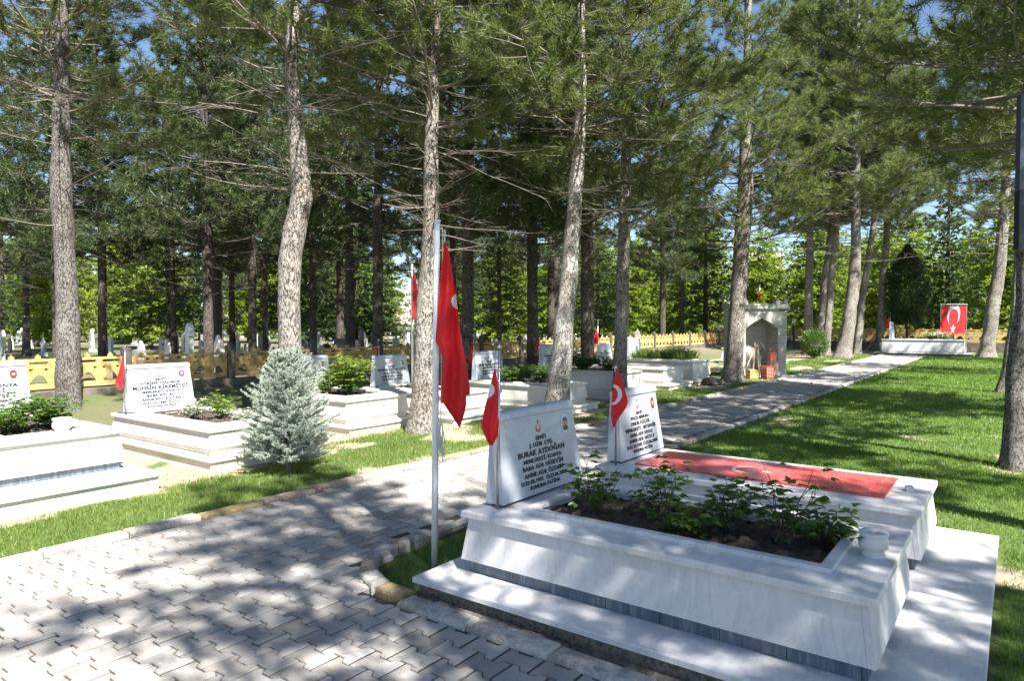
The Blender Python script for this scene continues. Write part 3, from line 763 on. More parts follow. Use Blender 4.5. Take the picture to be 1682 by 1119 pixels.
G6b = grave('low grave between the rose grave and the lily grave', 15.2, 16.4, 6.75, 8.95, .5, L_gen, hs=(.4, 1.1, 1.95), ledge=(.1, .1, .2, .1, .12))
G7 = grave('grave overgrown with bright green lily leaves left of the spotted pine', 16.9, 18.15, 6.7, 8.9, .60, [], hs=(.2, 1.0, 1.9), ledge=(.1, .1, .2, .1, .12))
G8 = grave('small cream grave beyond the stone fountain, left of the round bush', 26.6, 27.8, 7.4, 9.4, .6, [], ledge=(.1, .1, .2, .1, .12))
G11 = grave('pale grave by the path end, in front of the yellow fence under the red banner', 38.0, 39.4, 1.95, 5.4, .78, [], 'marble', hs=(.1, 1.0, 3.0), ledge=(.1, .1, .3, .3, .14), hsh=.85)

# ------------------------------------------------------------------ pots
def pot(label, u, v, z, s=1.0, grp='marble pots on the graves'):
    t = thing('marble_pot', label, 'pot', W(u, v, z), 0, grp)
    m_ = MB(); m_.lathe([(.052 * s, 0), (.054 * s, .012 * s), (.046 * s, .02 * s), (.048 * s, .03 * s), (.062 * s, .042 * s), (.066 * s, .06 * s), (.064 * s, .078 * s), (.058 * s, .088 * s), (.058 * s, .094 * s), (.064 * s, .10 * s), (.064 * s, .112 * s), (.060 * s, .115 * s), (.030 * s, .114 * s), (.028 * s, .108 * s), (.027 * s, .05 * s)], 28, closed=False)
    m_.build('bowl', M['pot'], t, True)
    m_ = MB(); m_.lathe([(.0275 * s, .085 * s), (.001, .086 * s)], 20, closed=False); m_.build('soil', M['soil'], t)
pot('round marble pot on the foot end of the near rose grave', 3.58, .53, .5, 1.0)
pot('round marble pot on the foot of the cream grave at the left edge', 2.62, 7.2, .56, 1.25)
def blocklet(label, u, v, z, s):
    m_ = MB(); m_.box(-.03, .03, -.022, .022, 0, .035, .006); tag(m_.build('marble_chip', M['marble'], None, loc=W(u, v, z), rot=(0, 0, ROT + s)), label, 'stone chip')
blocklet('small marble offcut on the foot end of the red-topped grave', 5.1, .55, .5, .3)
blocklet('small marble offcut beside the pot on the left-edge grave', 2.9, 7.5, .56, .8)

# ------------------------------------------------------------------ plants on the graves
def leaves_np(P, D, size, seed, flat=.5, asp=.55):
    """each leaf: a folded diamond of four triangles (two halves, bent at the midrib)"""
    rs = np.random.RandomState(seed); n = len(P)
    D = D / np.linalg.norm(D, axis=1, keepdims=True)
    up = np.stack([rs.normal(0, .45, n), rs.normal(0, .45, n), np.ones(n)], 1)
    S = np.cross(D, up); S /= np.linalg.norm(S, axis=1, keepdims=True) + 1e-9
    Nn = np.cross(S, D); sz = (size * rs.uniform(.6, 1.25, n))[:, None]
    b = P; t = P + D * sz - Nn * sz * .15; m1 = P + D * sz * .42
    l = m1 + S * sz * asp * .5 + Nn * sz * .10; r = m1 - S * sz * asp * .5 + Nn * sz * .10
    l2 = P + D * sz * .72 + S * sz * asp * .34 + Nn * sz * .04; r2 = P + D * sz * .72 - S * sz * asp * .34 + Nn * sz * .04
    V = np.stack([b, l, l2, t, r2, r, m1], 1).reshape(-1, 3)
    base = np.arange(n)[:, None] * 7
    F = np.concatenate([base + np.array([[0, 1, 6]]), base + np.array([[1, 2, 6]]), base + np.array([[2, 3, 6]]), base + np.array([[3, 4, 6]]), base + np.array([[4, 5, 6]]), base + np.array([[5, 0, 6]])], 1).reshape(-1, 3) if False else \
        np.stack([base[:, 0][:, None] + np.array(t3) for t3 in ([0, 6, 1], [1, 6, 2], [2, 6, 3], [3, 6, 4], [4, 6, 5], [5, 6, 0])], 1).reshape(-1, 3)
    return V, F
def rose_bush(label, u, v, z, h, spread, nst, nleaf, leafmat='rose_leaf', size=.052, seed=0, petals=0, name='rose_bush', cat='rose bush', grp=None, stemr=.004):
    rd = random.Random(seed); t = thing(name, label, cat, W(u, v, z), rd.uniform(0, 6), grp)
    st = MB(); P = []; D = []; tips = []
    for i in range(nst):
        a = rd.uniform(0, 2 * PI); out = rd.uniform(.25, 1) * spread; hh = h * rd.uniform(.55, 1.0)
        pts = [Vector((rd.uniform(-.03, .03), rd.uniform(-.03, .03), -.06))]
        for k in range(1, 6):
            f = k / 5; pts.append(Vector((math.cos(a) * out * f ** 1.2 + rd.gauss(0, .012), math.sin(a) * out * f ** 1.2 + rd.gauss(0, .012), hh * f)))
        st.tube(pts, [stemr * (1 - .12 * k) for k in range(6)], 5)
        tips.append(pts[-1])
        for k in range(int(nleaf / nst)):
            f = rd.uniform(.25, 1.02) * 4.99; j = min(4, int(f)); p = pts[j].lerp(pts[j + 1], f - j)
            b = rd.uniform(0, 2 * PI); d = Vector((math.cos(b), math.sin(b), rd.uniform(-.2, .5))).normalized()
            q = p + d * rd.uniform(.01, .05)
            for (o_, an) in ((0, 0), (.0, 1.0), (0, -1.0)):
                d2 = Vector((math.cos(b + an), math.sin(b + an), d.z)).normalized(); q2 = q + d * (size * (1 + o_) * .8)
                P.append(q2); D.append(d2)
    st.build('stem', M['twig_dark'] if leafmat == 'rose_leaf' else M['bush_leaf'], t)
    V, F = leaves_np(np.array([tuple(p) for p in P]), np.array([tuple(p) for p in D]), size, seed)
    lf = link('foliage', np_mesh('foliage', V, F, M[leafmat]), t); lf['kind'] = 'stuff'
    if petals:
        for i in range(petals):
            m_ = MB(); tp = rd.choice(tips)
            pp = np.array([tuple(tp)] * 14); dd = np.array([(math.cos(k * 1.3), math.sin(k * 1.3), .3 + k * .1) for k in range(14)])
            V, F = leaves_np(pp, dd, .035, i); link('flower', np_mesh('flower', V, F, M['petal']), t)
    return t
gb = 'rose bushes on the near grave'
rose_bush('tall rose bush nearest the lettered headstone on the near grave', 3.50, 1.98, .46, .40, .20, 11, 90, seed=1, grp=gb)
rose_bush('rose bush between the middle one and the headstone one on the near grave', 3.70, 1.62, .46, .33, .24, 11, 95, seed=2, grp=gb)
rose_bush('dense rose bush in the middle of the near grave', 3.66, 1.24, .46, .34, .24, 11, 95, seed=3, grp=gb)
rose_bush('tallest rose bush on the near grave, second from the pot', 3.58, .93, .46, .40, .18, 11, 95, seed=4, grp=gb)
rose_bush('low rose bush beside the marble pot on the near grave', 3.72, .78, .46, .20, .20, 11, 90, seed=5, grp=gb)
rose_bush('small low rose shoot at the near edge of the soil bed', 3.46, 1.42, .46, .14, .16, 8, 90, seed=6, grp=gb)
rose_bush('large rose bush on the left-edge grave, in front of its headstone', 2.35, 7.75, .54, .36, .45, 26, 420, seed=7, size=.055)
rose_bush('leafy rose bush at the right side of the left-edge grave', 2.78, 7.9, .54, .30, .32, 20, 300, seed=8, size=.055)
rose_bush('silvery plant at the near side of the grave left of the spruce', 4.36, 8.1, .42, .24, .25, 16, 220, 'silver_leaf', .04, 9, name='silver_plant', cat='plant')
rose_bush('yellow-green plant in the middle of the grave left of the spruce', 4.66, 7.95, .42, .30, .20, 16, 240, 'shrub_leaf', .04, 10, name='green_plant', cat='plant')
rose_bush('low pale plant at the foot of the grave left of the spruce', 4.62, 7.5, .42, .13, .3, 12, 140, 'silver_leaf', .035, 11, name='silver_plant', cat='plant')
rose_bush('tall light green shrub between the blue spruce and the middle pine', 7.15, 8.5, .45, .62, .38, 40, 800, 'shrub_leaf', .06, 12, name='shrub', cat='shrub')
rose_bush('round light green shrub right behind the top of the blue spruce', 6.85, 8.75, .45, .42, .38, 26, 420, 'shrub_leaf', .05, 13, name='shrub', cat='shrub')
rose_bush('small dark plant against the middle pine trunk', 8.7, 8.4, .45, .25, .2, 10, 140, 'bush_leaf', .05, 14, name='small_plant', cat='plant')
rose_bush('mid green shrub on the grave behind the steel flag pole', 10.3, 7.6, .46, .34, .5, 30, 420, 'bush_leaf', .06, 15, name='shrub', cat='shrub')
rose_bush('leafy shrub left of the pale pine trunk', 10.8, 7.3, .46, .34, .4, 24, 340, 'bush_leaf', .06, 16, name='shrub', cat='shrub')
rose_bush('shrub with red roses just right of the pale pine trunk', 13.0, 7.7, .52, .40, .5, 30, 420, 'bush_leaf', .07, 17, petals=5)
rose_bush('loose green shrub beside the red roses', 13.5, 7.3, .52, .30, .45, 24, 320, 'bush_leaf', .07, 18, name='shrub', cat='shrub')
rose_bush('rose with a few red blooms at the right end of the lily grave', 17.9, 7.6, .58, .4, .35, 20, 220, 'bush_leaf', .07, 19, petals=4)
def ball_bush():
    p = spot(1337, 30.6); rdl = random.Random(3); t = thing('round_bush', 'round clipped bush by the path beyond the stone fountain', 'bush', p)
    m_ = MB(); m_.tube([(0, 0, -.08), (.02, 0, .3), (0, 0, .7)], [.045, .04, .03], 7); m_.build('stem', M['twig_dark'], t)
    P = []; D = []
    for i in range(2600):
        d = Vector((rdl.gauss(0, 1), rdl.gauss(0, 1), rdl.gauss(0, 1))).normalized(); q = .54 * (.55 + .5 * rdl.random() ** .5) * (.85 + .3 * rdl.random())
        P.append((d.x * q, d.y * q, .70 + d.z * q * 1.05)); D.append(tuple((d + Vector((rdl.gauss(0, .4), rdl.gauss(0, .4), rdl.gauss(.2, .4)))).normalized()))
    V, F = leaves_np(np.array(P), np.array(D), .10, 4); lf = link('foliage', np_mesh('foliage', V, F, M['bush_leaf']), t); lf['kind'] = 'stuff'
ball_bush()
rose_bush('white-flowered clump on the far grave under the red banner', 38.7, 3.1, .76, .35, .6, 24, 260, 'silver_leaf', .12, 21, name='flower_clump', cat='plant')
def lilies(label, u0, u1, v0, v1, z, n, h, seed):
    rs = np.random.RandomState(seed); t = tag(link('lily_clump', None, None, W((u0 + u1) / 2, (v0 + v1) / 2, z)), label, 'plant')
    V = []; F = []
    hu, hv = (u1 - u0) / 2, (v1 - v0) / 2
    for i in range(n):
        a, b = rs.uniform(-hu, hu), rs.uniform(-hv, hv); p = W(a, b)
        an = rs.uniform(0, 2 * PI); hh = h * rs.uniform(.6, 1.1); out = hh * rs.uniform(.2, .9); w = .014
        c = np.array([math.cos(an), math.sin(an), 0]); s = np.array([-c[1], c[0], 0]) * w; bs = len(V)
        for k in range(5):
            f = k / 4; q = np.array([p.x, p.y, 0]) + c * out * f ** 1.8 + np.array([0, 0, hh * (f - .42 * f ** 3)])
            ww = (1 - f) ** .6; V += [q - s * ww, q + s * ww]
        for k in range(4): F.append((bs + 2 * k, bs + 2 * k + 1, bs + 2 * k + 3, bs + 2 * k + 2))
    lf = link('foliage', np_mesh('foliage', V, F, M['shrub_leaf']), t); lf['kind'] = 'stuff'
lilies('thick bed of bright green lily leaves on the grave left of the spotted pine', 17.1, 17.95, 6.95, 8.6, .58, 900, .46, 3)
lilies('tuft of lily leaves on the far grave below the red banner', 38.4, 39, 2.6, 4.0, .76, 200, .4, 4)

# ------------------------------------------------------------------ flags
def grid_mesh(name, rows, mat):
    """rows: list of rows, each a list of (x, y, z, u, v)"""
    nr = len(rows); nc = len(rows[0]); A = np.array(rows).reshape(-1, 5)
    i = np.arange(nr - 1)[:, None] * nc + np.arange(nc - 1)[None, :]
    F = np.stack([i, i + nc, i + nc + 1, i + 1], -1).reshape(-1, 4)
    return np_mesh(name, A[:, :3], F, mat, True, A[:, 3:5])
def interp(t, keys):
    for (a, x), (b, y) in zip(keys[:-1], keys[1:]):
        if t <= b: return x + (y - x) * (t - a) / (b - a)
    return keys[-1][1]
def hung_cloth(left, right, Y, px0, folds, amp, uvf, phase=0, nr=60, nc=28, y0=0, y1=1):
    """cloth between two edge lines given as (photo row, photo column) keys, at depth Y; folds run down it"""
    rows = []
    for r in range(nr + 1):
        py = y0 + (y1 - y0) * r / nr; xl = interp(py, left); xr = interp(py, right); row = []
        for c in range(nc + 1):
            s = c / nc; px = xl + (xr - xl) * s
            k = min(1, .15 + (r / nr) * 1.4)
            fold = math.sin(s * folds * PI * 2 + phase + py * .008 * 3) * amp * k + math.sin(s * folds * 4.4 + py * .03) * amp * .35 * k
            q = px + math.cos(s * folds * PI * 2 + phase) * 1.1 * k
            uu, vv = uvf(px, py, s, r / nr)
            row.append(((q - px0) / FPX * Y, fold, height(py, Y), uu, vv))
        rows.append(row)
    return rows
def flagpole_big():
    Y = 4.43; p = spot(714, Y)
    t = thing('flagpole', 'tall white flagpole in the grass patch beside the near grave', 'flagpole', p)
    m_ = MB(); m_.tube([(0, 0, -.1), (.006, 0, .8), (.014, 0, 1.6), (.022, 0, 2.25)], [.0225, .0215, .0205, .0195], 16); m_.lathe([(.0195, 2.25), (.024, 2.252), (.024, 2.262), (.006, 2.27)], 12, (.022, 0, 0)); m_.build('pole', M['white_metal'], t, True)
    m_ = MB(); m_.tube([(.03, -.005, 2.20), (.058, -.01, 2.215), (.062, -.01, 2.19)], .006, 6); m_.build('pulley', M['steel'], t)
    m_ = MB(); m_.tube([(.06, -.012, 2.20), (.054, -.014, 1.7), (.046, -.014, 1.1), (.04, -.012, .9)], .0032, 5)
    m_.tube([(.075, -.01, 2.20), (.072, -.012, 2.12)], .004, 5); m_.build('halyard', M['rope'], t)
    rp = MB(); rd = random.Random(4)
    for k in range(7):
        a = rd.uniform(-.012, .02); rp.tube([(.03 + a, -.02, .96), (.045 + a * 1.5, -.03 + a, .88 - .01 * k), (.05 + a, -.025, .80 - .012 * k), (.03 + a, -.02, .86)], .0035, 5)
    rp.tube([(.055, -.02, .94), (.057, -.02, .70)], .004, 5); rp.build('rope_bundle', M['rope'], t)
    f = thing('big_flag', 'large red crescent flag hanging in folds from the white flagpole', 'flag', p, 0)
    L1 = [(398, 733), (430, 729), (480, 724), (530, 719), (560, 716), (572, 722), (590, 729), (620, 726), (650, 726), (665, 726)]
    R1 = [(398, 735), (420, 741), (450, 746), (488, 752), (520, 756), (560, 762), (600, 769), (640, 774), (665, 772)]
    rows = hung_cloth(L1, R1, Y, 714, 1.6, .028, lambda px, py, s, r: (.25 + (px - 743) / 165, .5 + (495 - py) / 80), .6, y0=398, y1=648)
    rows = [[(x, y - .045, z, a, b) for x, y, z, a, b in r] for r in rows]
    for i in range(len(rows)):                    # hem cut: drop the lower edge slightly at the left
        for j in range(len(rows[i])):
            x, y, z, a, b = rows[i][j]; k = max(0, (i - 50) / 10)
            rows[i][j] = (x, y, z - k * .055 * (1 - j / 28) ** 1.1, a, b)
    link('outer_fold', grid_mesh('outer_fold', rows, M['flag']), f)
    L2 = [(600, 728), (640, 727), (660, 729), (675, 738), (690, 748), (703, 756)]
    R2 = [(600, 762), (640, 768), (665, 768), (680, 765), (695, 760), (703, 757)]
    rows = hung_cloth(L2, R2, Y, 714, 1.2, .022, lambda px, py, s, r: (0, 0), 2.0, y0=600, y1=703, nr=30)
    link('inner_fold', grid_mesh('inner_fold', [[(x, y - .008, z, a, b) for x, y, z, a, b in r] for r in rows], M['flag']), f)
flagpole_big()

def small_flag(lab_pole, px, Y, y_top, y_base, L, R, y0, y1, folds=1.4, amp=.012, uvf=None, steel=True, r=.009, zb=None, dx=0, lab_flag=None, dy=-.02, lean=0, cat='grave flag'):
    z0 = height(y_base, Y); z1 = height(y_top, Y)
    p = Vector(((px - 841) / FPX * Y, Y, z0 if zb is None else zb)); base = p.z
    t = thing('flag_stand', lab_pole, cat, p, 0, 'small red flags on steel poles by the headstones')
    h = z1 - base
    m_ = MB(); m_.tube([(0, 0, 0), (lean, 0, h)], r, 10); m_.build('pole', M['steel'] if steel else M['white_metal'], t, True)
    m_ = MB(); m_.lathe([(r * 1.5, h), (r * 1.7, h + r * 1.5), (r * .5, h + r * 3)], 10, (lean, 0, 0)); m_.build('finial', M['steel'], t)
    if uvf is None: uvf = lambda a, b, s, q: (0, 0)
    rows = hung_cloth(L, R, Y, px, folds, amp, uvf, px * .1, y0=y0, y1=y1, nr=36, nc=18)
    rows = [[(x, y + dy, z - base, a, b) for x, y, z, a, b in rr] for rr in rows]
    link('flag', grid_mesh('flag', rows, M['flag']), t)
    for yy in (y0 + 4, y0 + (y1 - y0) * .45):
        m_ = MB(); m_.lathe([(r * 1.45, 0), (r * 1.45, .008)], 8, (lean * .8, 0, height(yy, Y) - base)); m_.build('ring', M['steel'], t)
    return t
small_flag('steel pole with a folded red flag left of the near lettered headstone', 817, 4.0, 572, 836, [(605, 812), (640, 803), (670, 795), (700, 789), (712, 794), (725, 800), (732, 805)],
           [(605, 814), (640, 819), (690, 820), (715, 817), (732, 808)], 605, 731, 1.8, .014, lambda px, py, s, q: (.25 + (812 - px) / 90, .5 + (640 - py) / 70), dx=0, zb=.5, lean=.012)
small_flag('steel pole with a red crescent flag left of the red-topped grave headstone', 1012, 5.22, 606, 760, [(606, 1012), (640, 1005), (680, 1002), (695, 1004), (702, 1007)],
           [(606, 1014), (630, 1023), (660, 1031), (670, 1027), (690, 1013), (702, 1008)], 606, 702, .8, .008, lambda px, py, s, q: (.25 + (1022 - px) / 60, .5 + (648 - py) / 66), zb=.5)
def flag_generic(label, px, Y, yt, yb, w, yf0, yf1, side=-1, r=.009, **k):
    a = px + side * 1.5; b = px + side * w
    Lk = [(yf0, a - .5), ((yf0 + yf1) / 2, px + side * w * .6), (yf0 + (yf1 - yf0) * .8, b), (yf1, px + side * w * .5)]
    Rk = [(yf0, a), ((yf0 + yf1) / 2, px - side * .5), (yf1, px + side * w * .2)]
    if side > 0: Lk, Rk = [(q, px) for q, _ in Lk], Lk
    return small_flag(label, px, Y, yt, yb, Lk, Rk, yf0, yf1, 1.3, .012, None, True, r, **k)
flag_generic('steel pole with a red flag on the grave left of the spruce', 205, 8.55, 572, 672, 15, 585, 640, r=.012)
flag_generic('red flag on a pole behind the top of the blue spruce', 462, 10.2, 555, 640, 11, 560, 610, r=.012)
flag_generic('red flag on a pole just left of the middle pine', 622, 12.2, 560, 630, 8, 566, 607, side=-1, r=.014)
flag_generic('red flag seen right of the big flag before the pine', 778, 14.2, 552, 620, 8, 558, 598, r=.014)
flag_generic('red flag on a pole left of the pale pine trunk', 886, 17.6, 545, 600, 9, 553, 577, r=.016)
flag_generic('red flag on a pole right of the pale pine trunk', 982, 20.5, 528, 590, 9, 540, 566, r=.018)
flag_generic('small red flag beside the headstone of the far grave', 1462, 36.0, 515, 560, 11, 521, 540, r=.02)
flag_generic('dark red flag on a thin pole above the stone fountain', 1247, 20.3, 470, 497, 4, 474, 494, r=.014)
# taller white pole behind the middle pine
small_flag('tall thin white flagpole with a red flag just left of the middle pine trunk', 677, 11.0, 432, 672, [(440, 679), (480, 678), (520, 678)], [(440, 680), (470, 685), (500, 686), (525, 682)], 440, 525, 1.2, .01, None, False, .016, zb=0, cat='flagpole')
# far banner
def banner():
    Y = 35.0; x0, x1, y0, y1 = 1547, 1587, 503, 549
    p = Vector(((1567 - 841) / FPX * Y, Y, 0))
    t = thing('flag_banner', 'square red banner with white crescent and star hung above the far grave', 'flag', p, 0)
    rows = []
    for r in range(31):
        py = y0 + (y1 - y0) * r / 30; row = []
        for c in range(31):
            s = c / 30; px = x0 + (x1 - x0) * s - r / 30 * 3
            row.append(((px - 1567) / FPX * Y, .05 * math.sin(s * 9 + r * .05) * (r / 30), height(py + 1.5 * math.sin(s * 5) * r / 30, Y), .5 + .48 * (r / 30 - .31) * 1.35, .5 + .48 * (s - .5) * 2.0))
        rows.append(row)
    link('cloth', grid_mesh('cloth', rows, M['flag']), t)
    m_ = MB()
    h = height(500, Y)
    for s in (-.66, .66): m_.tube([(s, .06, 0), (s, .06, h)], .025, 8)
    m_.tube([(-.7, .06, h), (.7, .06, h)], .02, 8); m_.build('frame', M['steel'], t)
banner()

# ------------------------------------------------------------------ stone fountain
def fountain():
    p = Vector(((1292 - 841) / FPX * 20.0, 20.0, 0)); rz = math.radians(12)
    t = thing('stone_fountain', 'pale stone wall fountain with an arched niche beside the spotted pine', 'fountain', p, rz)
    Wd = 1.60; H = 2.0; D = .75
    m_ = MB(); m_.box(-Wd - .04, .1, -.12, D + .1, 0, .06, .01); m_.build('plinth', M['travertine'], t)
    # pillars built of blocks
    for x0, x1 in ((-.28, 0), (-Wd, -Wd + .28)):
        z = .062; k = 0
        while z < H - .1:
            h = .235; m_ = MB(); m_.box(x0 + .002 * (k % 2), x1, 0, D, z, min(z + h, H) - .006, .006); m_.build('block', M['travertine'], t); z += h; k += 1
    # niche back wall of horizontal slabs
    z = .062
    while z < H - .3:
        m_ = MB(); m_.box(-Wd + .282, -.282, D - .18, D - .02, z, min(z + .16, H - .02) - .004, .003); m_.build('slab', M['travertine'], t); z += .16
    # arch head
    xa, xb = -Wd + .281, -.281; cx = (xa + xb) / 2; hw = (xb - xa) / 2
    lo = []
    for k in range(25):
        s = -1 + 2 * k / 24; z = 1.42 + .27 * (1 - abs(s) ** 1.7) + (.05 * (1 - abs(s) * 5) if abs(s) < .2 else 0); lo.append((cx + s * hw, z))
    poly = lo + [(xb, H), (xa, H)]
    me = flat_shape([poly], .06, 'arch'); me.materials.append(M['travertine']); link('arch', me, t, (0, .062, 0), (PI / 2, 0, 0))
    m_ = MB(); m_.box(xa, xb, .125, D, 1.78, H); m_.build('niche_roof', M['travertine'], t)
    m_ = MB(); m_.box(-Wd - .04, .06, -.06, D + .05, H + .001, H + .09, .012); m_.build('cornice', M['travertine'], t)
    m_ = MB(); m_.box(-Wd - .04, .04, -.04, D + .02, H + .091, H + .14, .01); m_.build('crown_slab', M['travertine'], t)
    for x in (-.02, -.28, -Wd + .02, -Wd + .3):
        m_ = MB(); m_.box(x - .06, x + .06, .02, .14, H + .141, H + .25, .01); m_.lathe([(.05, H + .251), (.055, H + .28), (.03, H + .31), (.005, H + .33)], 10, (x, .08, 0)); m_.build('finial', M['travertine'], t)
    m_ = MB(); m_.lathe([(.05, 0), (.03, .03), (.0, .05)], 8, (-Wd + .5, .55, 1.35)); m_.build('spout_rosette', M['white_paint'], t)
    m_ = MB(); m_.box(-Wd + .285, -.285, .16, D - .19, .063, .16, .01); m_.build('basin', M['travertine'], t)
    def at(x, y, z): 
        c, s = math.cos(rz), math.sin(rz); return Vector((p.x + x * c - y * s, p.y + x * s + y * c, z))
    m_ = MB(); m_.box(-.12, .12, -.10, .10, 0, .42, .012); tag(m_.build('stone_block', M['pink_stone'], None, loc=at(-.48, -.03, .061), rot=(0, 0, rz)), 'pinkish upright block carrying the orange watering can in the fountain', 'block')
    w = thing('watering_can', 'orange-red plastic water can standing on the pinkish block', 'water can', at(-.48, -.03, .482), rz)
    m_ = MB(); m_.box(-.10, .09, -.07, .07, 0, .26, .03); m_.build('body', M['orange_plastic'], w)
    m_ = MB(); m_.tube([(-.09, 0, .25), (-.095, 0, .34), (-.03, 0, .37), (.06, 0, .35), (.08, 0, .25)], .017, 8); m_.build('handle', M['orange_plastic'], w)
    m_ = MB(); m_.lathe([(.03, .26), (.03, .30)], 10, (.03, 0, 0)); m_.build('cap', M['orange_plastic'], w)
    s_ = thing('mesh_crate', 'red lattice crate on the ground before the fountain', 'crate', at(-.82, -.3, .0), rz + .2); s_.scale = (.78, .78, 1.0)
    for k in range(4):
        m_ = MB(); a = k * PI / 2
        for i in range(5):
            x = -.15 + i * .075; m_.box(x - .014, x + .014, -.17, -.15, 0, .36)
        for i in range(4): m_.box(-.17, .17, -.168, -.152, .02 + i * .1, .055 + i * .1)
        m_.build('lattice_side', M['orange_plastic'], s_, rot=(0, 0, a))
    m_ = MB(); m_.box(-.14, .14, -.14, .14, .01, .30, .02); m_.build('sack', M['white_paint'], s_)
    m_ = MB(); m_.box(-.13, .13, -.12, .12, 0, .26, .01); tag(m_.build('cardboard_box', M['brown_box'], None, loc=at(-1.28, -.28, 0), rot=(0, 0, rz)), 'brown box on the ground between the spotted pine and the hose', 'box')
    h = MB()
    h.tube([at(-1.05, .1, 1.0), at(-1.06, -.05, 1.05), at(-1.1, -.12, .9), at(-1.14, -.15, .5), at(-1.2, -.18, .08), at(-1.0, -.25, .03), at(-.95, -.15, .4), at(-.98, -.08, 1.0), at(-.88, -.02, 1.06), at(-.75, 0, .92), at(-.66, .02, .75)], .014, 7)
    h.tube([at(-1.0, -.1, .98), at(-1.15, -.15, .8), at(-1.35, -.2, .45), at(-1.42, -.22, .3)], .014, 7)
    h.tube([at(-1.0, -.12, .95), at(-1.02, -.16, .5), at(-1.0, -.22, .06)], .014, 7)
    o = h.mesh('garden_hose', M['hose'], True)
    for v in o.vertices: v.co -= p
    tag(link('garden_hose', o, None, p), 'beige garden hose looped in the fountain niche', 'hose')
fountain()

# ------------------------------------------------------------------ yellow fence
def fence_unit_loops(n, uw, h):
    W_ = n * uw; outer = [(0, 0), (W_, 0)]
    top = []
    for i in range(n, 0, -1):                     # trefoil bump at each unit's centre
        c = (i - .5) * uw
        top += [(c + .045, h), (c + .028, h + .022), (c + .04, h + .04), (c + .014, h + .05), (c, h + .078), (c - .014, h + .05), (c - .04, h + .04), (c - .028, h + .022), (c - .045, h)]
    loops = [outer + [(W_, h)] + top + [(0, h)]]
    for i in range(n):
        c = (i + .5) * uw
        # lower arched triangle between two uprights
        loops.append([(c - uw * .36, .09), (c + uw * .36, .09), (c + uw * .28, .15), (c + uw * .13, .22), (c, .245), (c - uw * .13, .22), (c - uw * .28, .15)])
        for s in (-1, 1):
            loops.append([(c + s * uw * .20, .34), (c + s * uw * .40, .34), (c + s * uw * .30, .285)])
        x0, x1 = c - uw * .5 + .035, c + uw * .5 - .035
        loops.append([(x0 + .03, .415), (x1 - .03, .415), (x1, .435), (x1 - .03, .455), (x0 + .03, .455), (x0, .435)])
    return loops
UWD = .37; NU = 5
panel_me = flat_shape(fence_unit_loops(NU, UWD, .50), .025, 'panel'); panel_me.materials.append(M['fence_yellow'])
post_mb = MB(); post_mb.box(-.07, .07, -.07, .07, -.15, 1.14, .015); post_mb.lathe([(.05, 1.14), (.055, 1.17), (.0, 1.22)], 8)
post_me = post_mb.mesh('post', M['fence_post'])
def fence(label, p0, p1, zb, sc=1.0):
    p0 = Vector((*p0, 0)); p1 = Vector((*p1, 0)); d = p1 - p0; L = d.length; a = math.atan2(d.y, d.x)
    t = thing('fence', label, 'fence', p0, a, 'yellow cast fences round the plot')
    m_ = MB(); m_.box(0, L, -.11, .11, -.3, zb - .03, .01); m_.build('low_wall', M['wall'], t)
    step = (NU * UWD + .17) * sc; n = int(L / step)
    for i in range(n + 1):
        o = link('post', post_me, t, (i * step, 0, 0)); o.scale = (1, 1, (zb + .55 * sc) / 1.05)
        if i < n: o = link('panel', panel_me, t, (i * step + .085 * sc, 0, zb), (PI / 2, 0, 0)); o.scale = (sc, sc, 1)
c0 = xy(5.2 - 3.5, 12.9); c1 = xy(44, 12.9)
fence('yellow fence with arched cut-outs running behind the left row of graves', c0, c1, .5)
fence('yellow fence across the far end of the lawn behind the red banner', xy(44, 16.5), xy(44, -9), .55, 1.35)
# earth bank before the left fence
def bank():
    U, T = np.meshgrid(np.linspace(0, 44, 180), np.linspace(0, 1, 9), indexing='ij')
    Vv = 10.6 + T * 2.2; Z = -.02 + .36 * T ** 1.3 + (fbm(U * 1.5, T * 3) - .5) * .12 * T
    P = np.stack([U * DU[0] + Vv * DV[0], U * DU[1] + Vv * DV[1], Z], -1).reshape(-1, 3)
    i = np.arange(179)[:, None] * 9 + np.arange(8)[None, :]
    F = np.stack([i, i + 9, i + 10, i + 1], -1).reshape(-1, 4)
    o = link('earth_bank', np_mesh('earth_bank', P, F, M['earth'], True)); o['kind'] = 'structure'
bank()

# ------------------------------------------------------------------ trees
class Seg:
    def __init__(s): s.a = []; s.b = []; s.ra = []; s.rb = []
    def add(s, a, b, ra, rb): s.a.append(a); s.b.append(b); s.ra.append(ra); s.rb.append(rb)
    def mesh(s, name, mat, n=4):
        A = np.array(s.a); B = np.array(s.b); D = B - A; D /= np.linalg.norm(D, axis=1, keepdims=True) + 1e-9
        ref = np.where(np.abs(D[:, 2:3]) < .9, np.array([[0, 0, 1.]]), np.array([[1., 0, 0]]))
        X = np.cross(D, ref); X /= np.linalg.norm(X, axis=1, keepdims=True) + 1e-9; Y = np.cross(D, X)
        V = []
        for c, r in ((A, np.array(s.ra)), (B, np.array(s.rb))):
            for k in range(n):
                t = 2 * PI * k / n; V.append(c + (X * math.cos(t) + Y * math.sin(t)) * r[:, None])
        V = np.stack(V, 1).reshape(-1, 3); m = len(A); base = np.arange(m)[:, None] * (2 * n)
        F = np.stack([base[:, 0][:, None] + np.array([k, (k + 1) % n, n + (k + 1) % n, n + k]) for k in range(n)], 1).reshape(-1, 4)
        return np_mesh(name, V, F, mat, True)
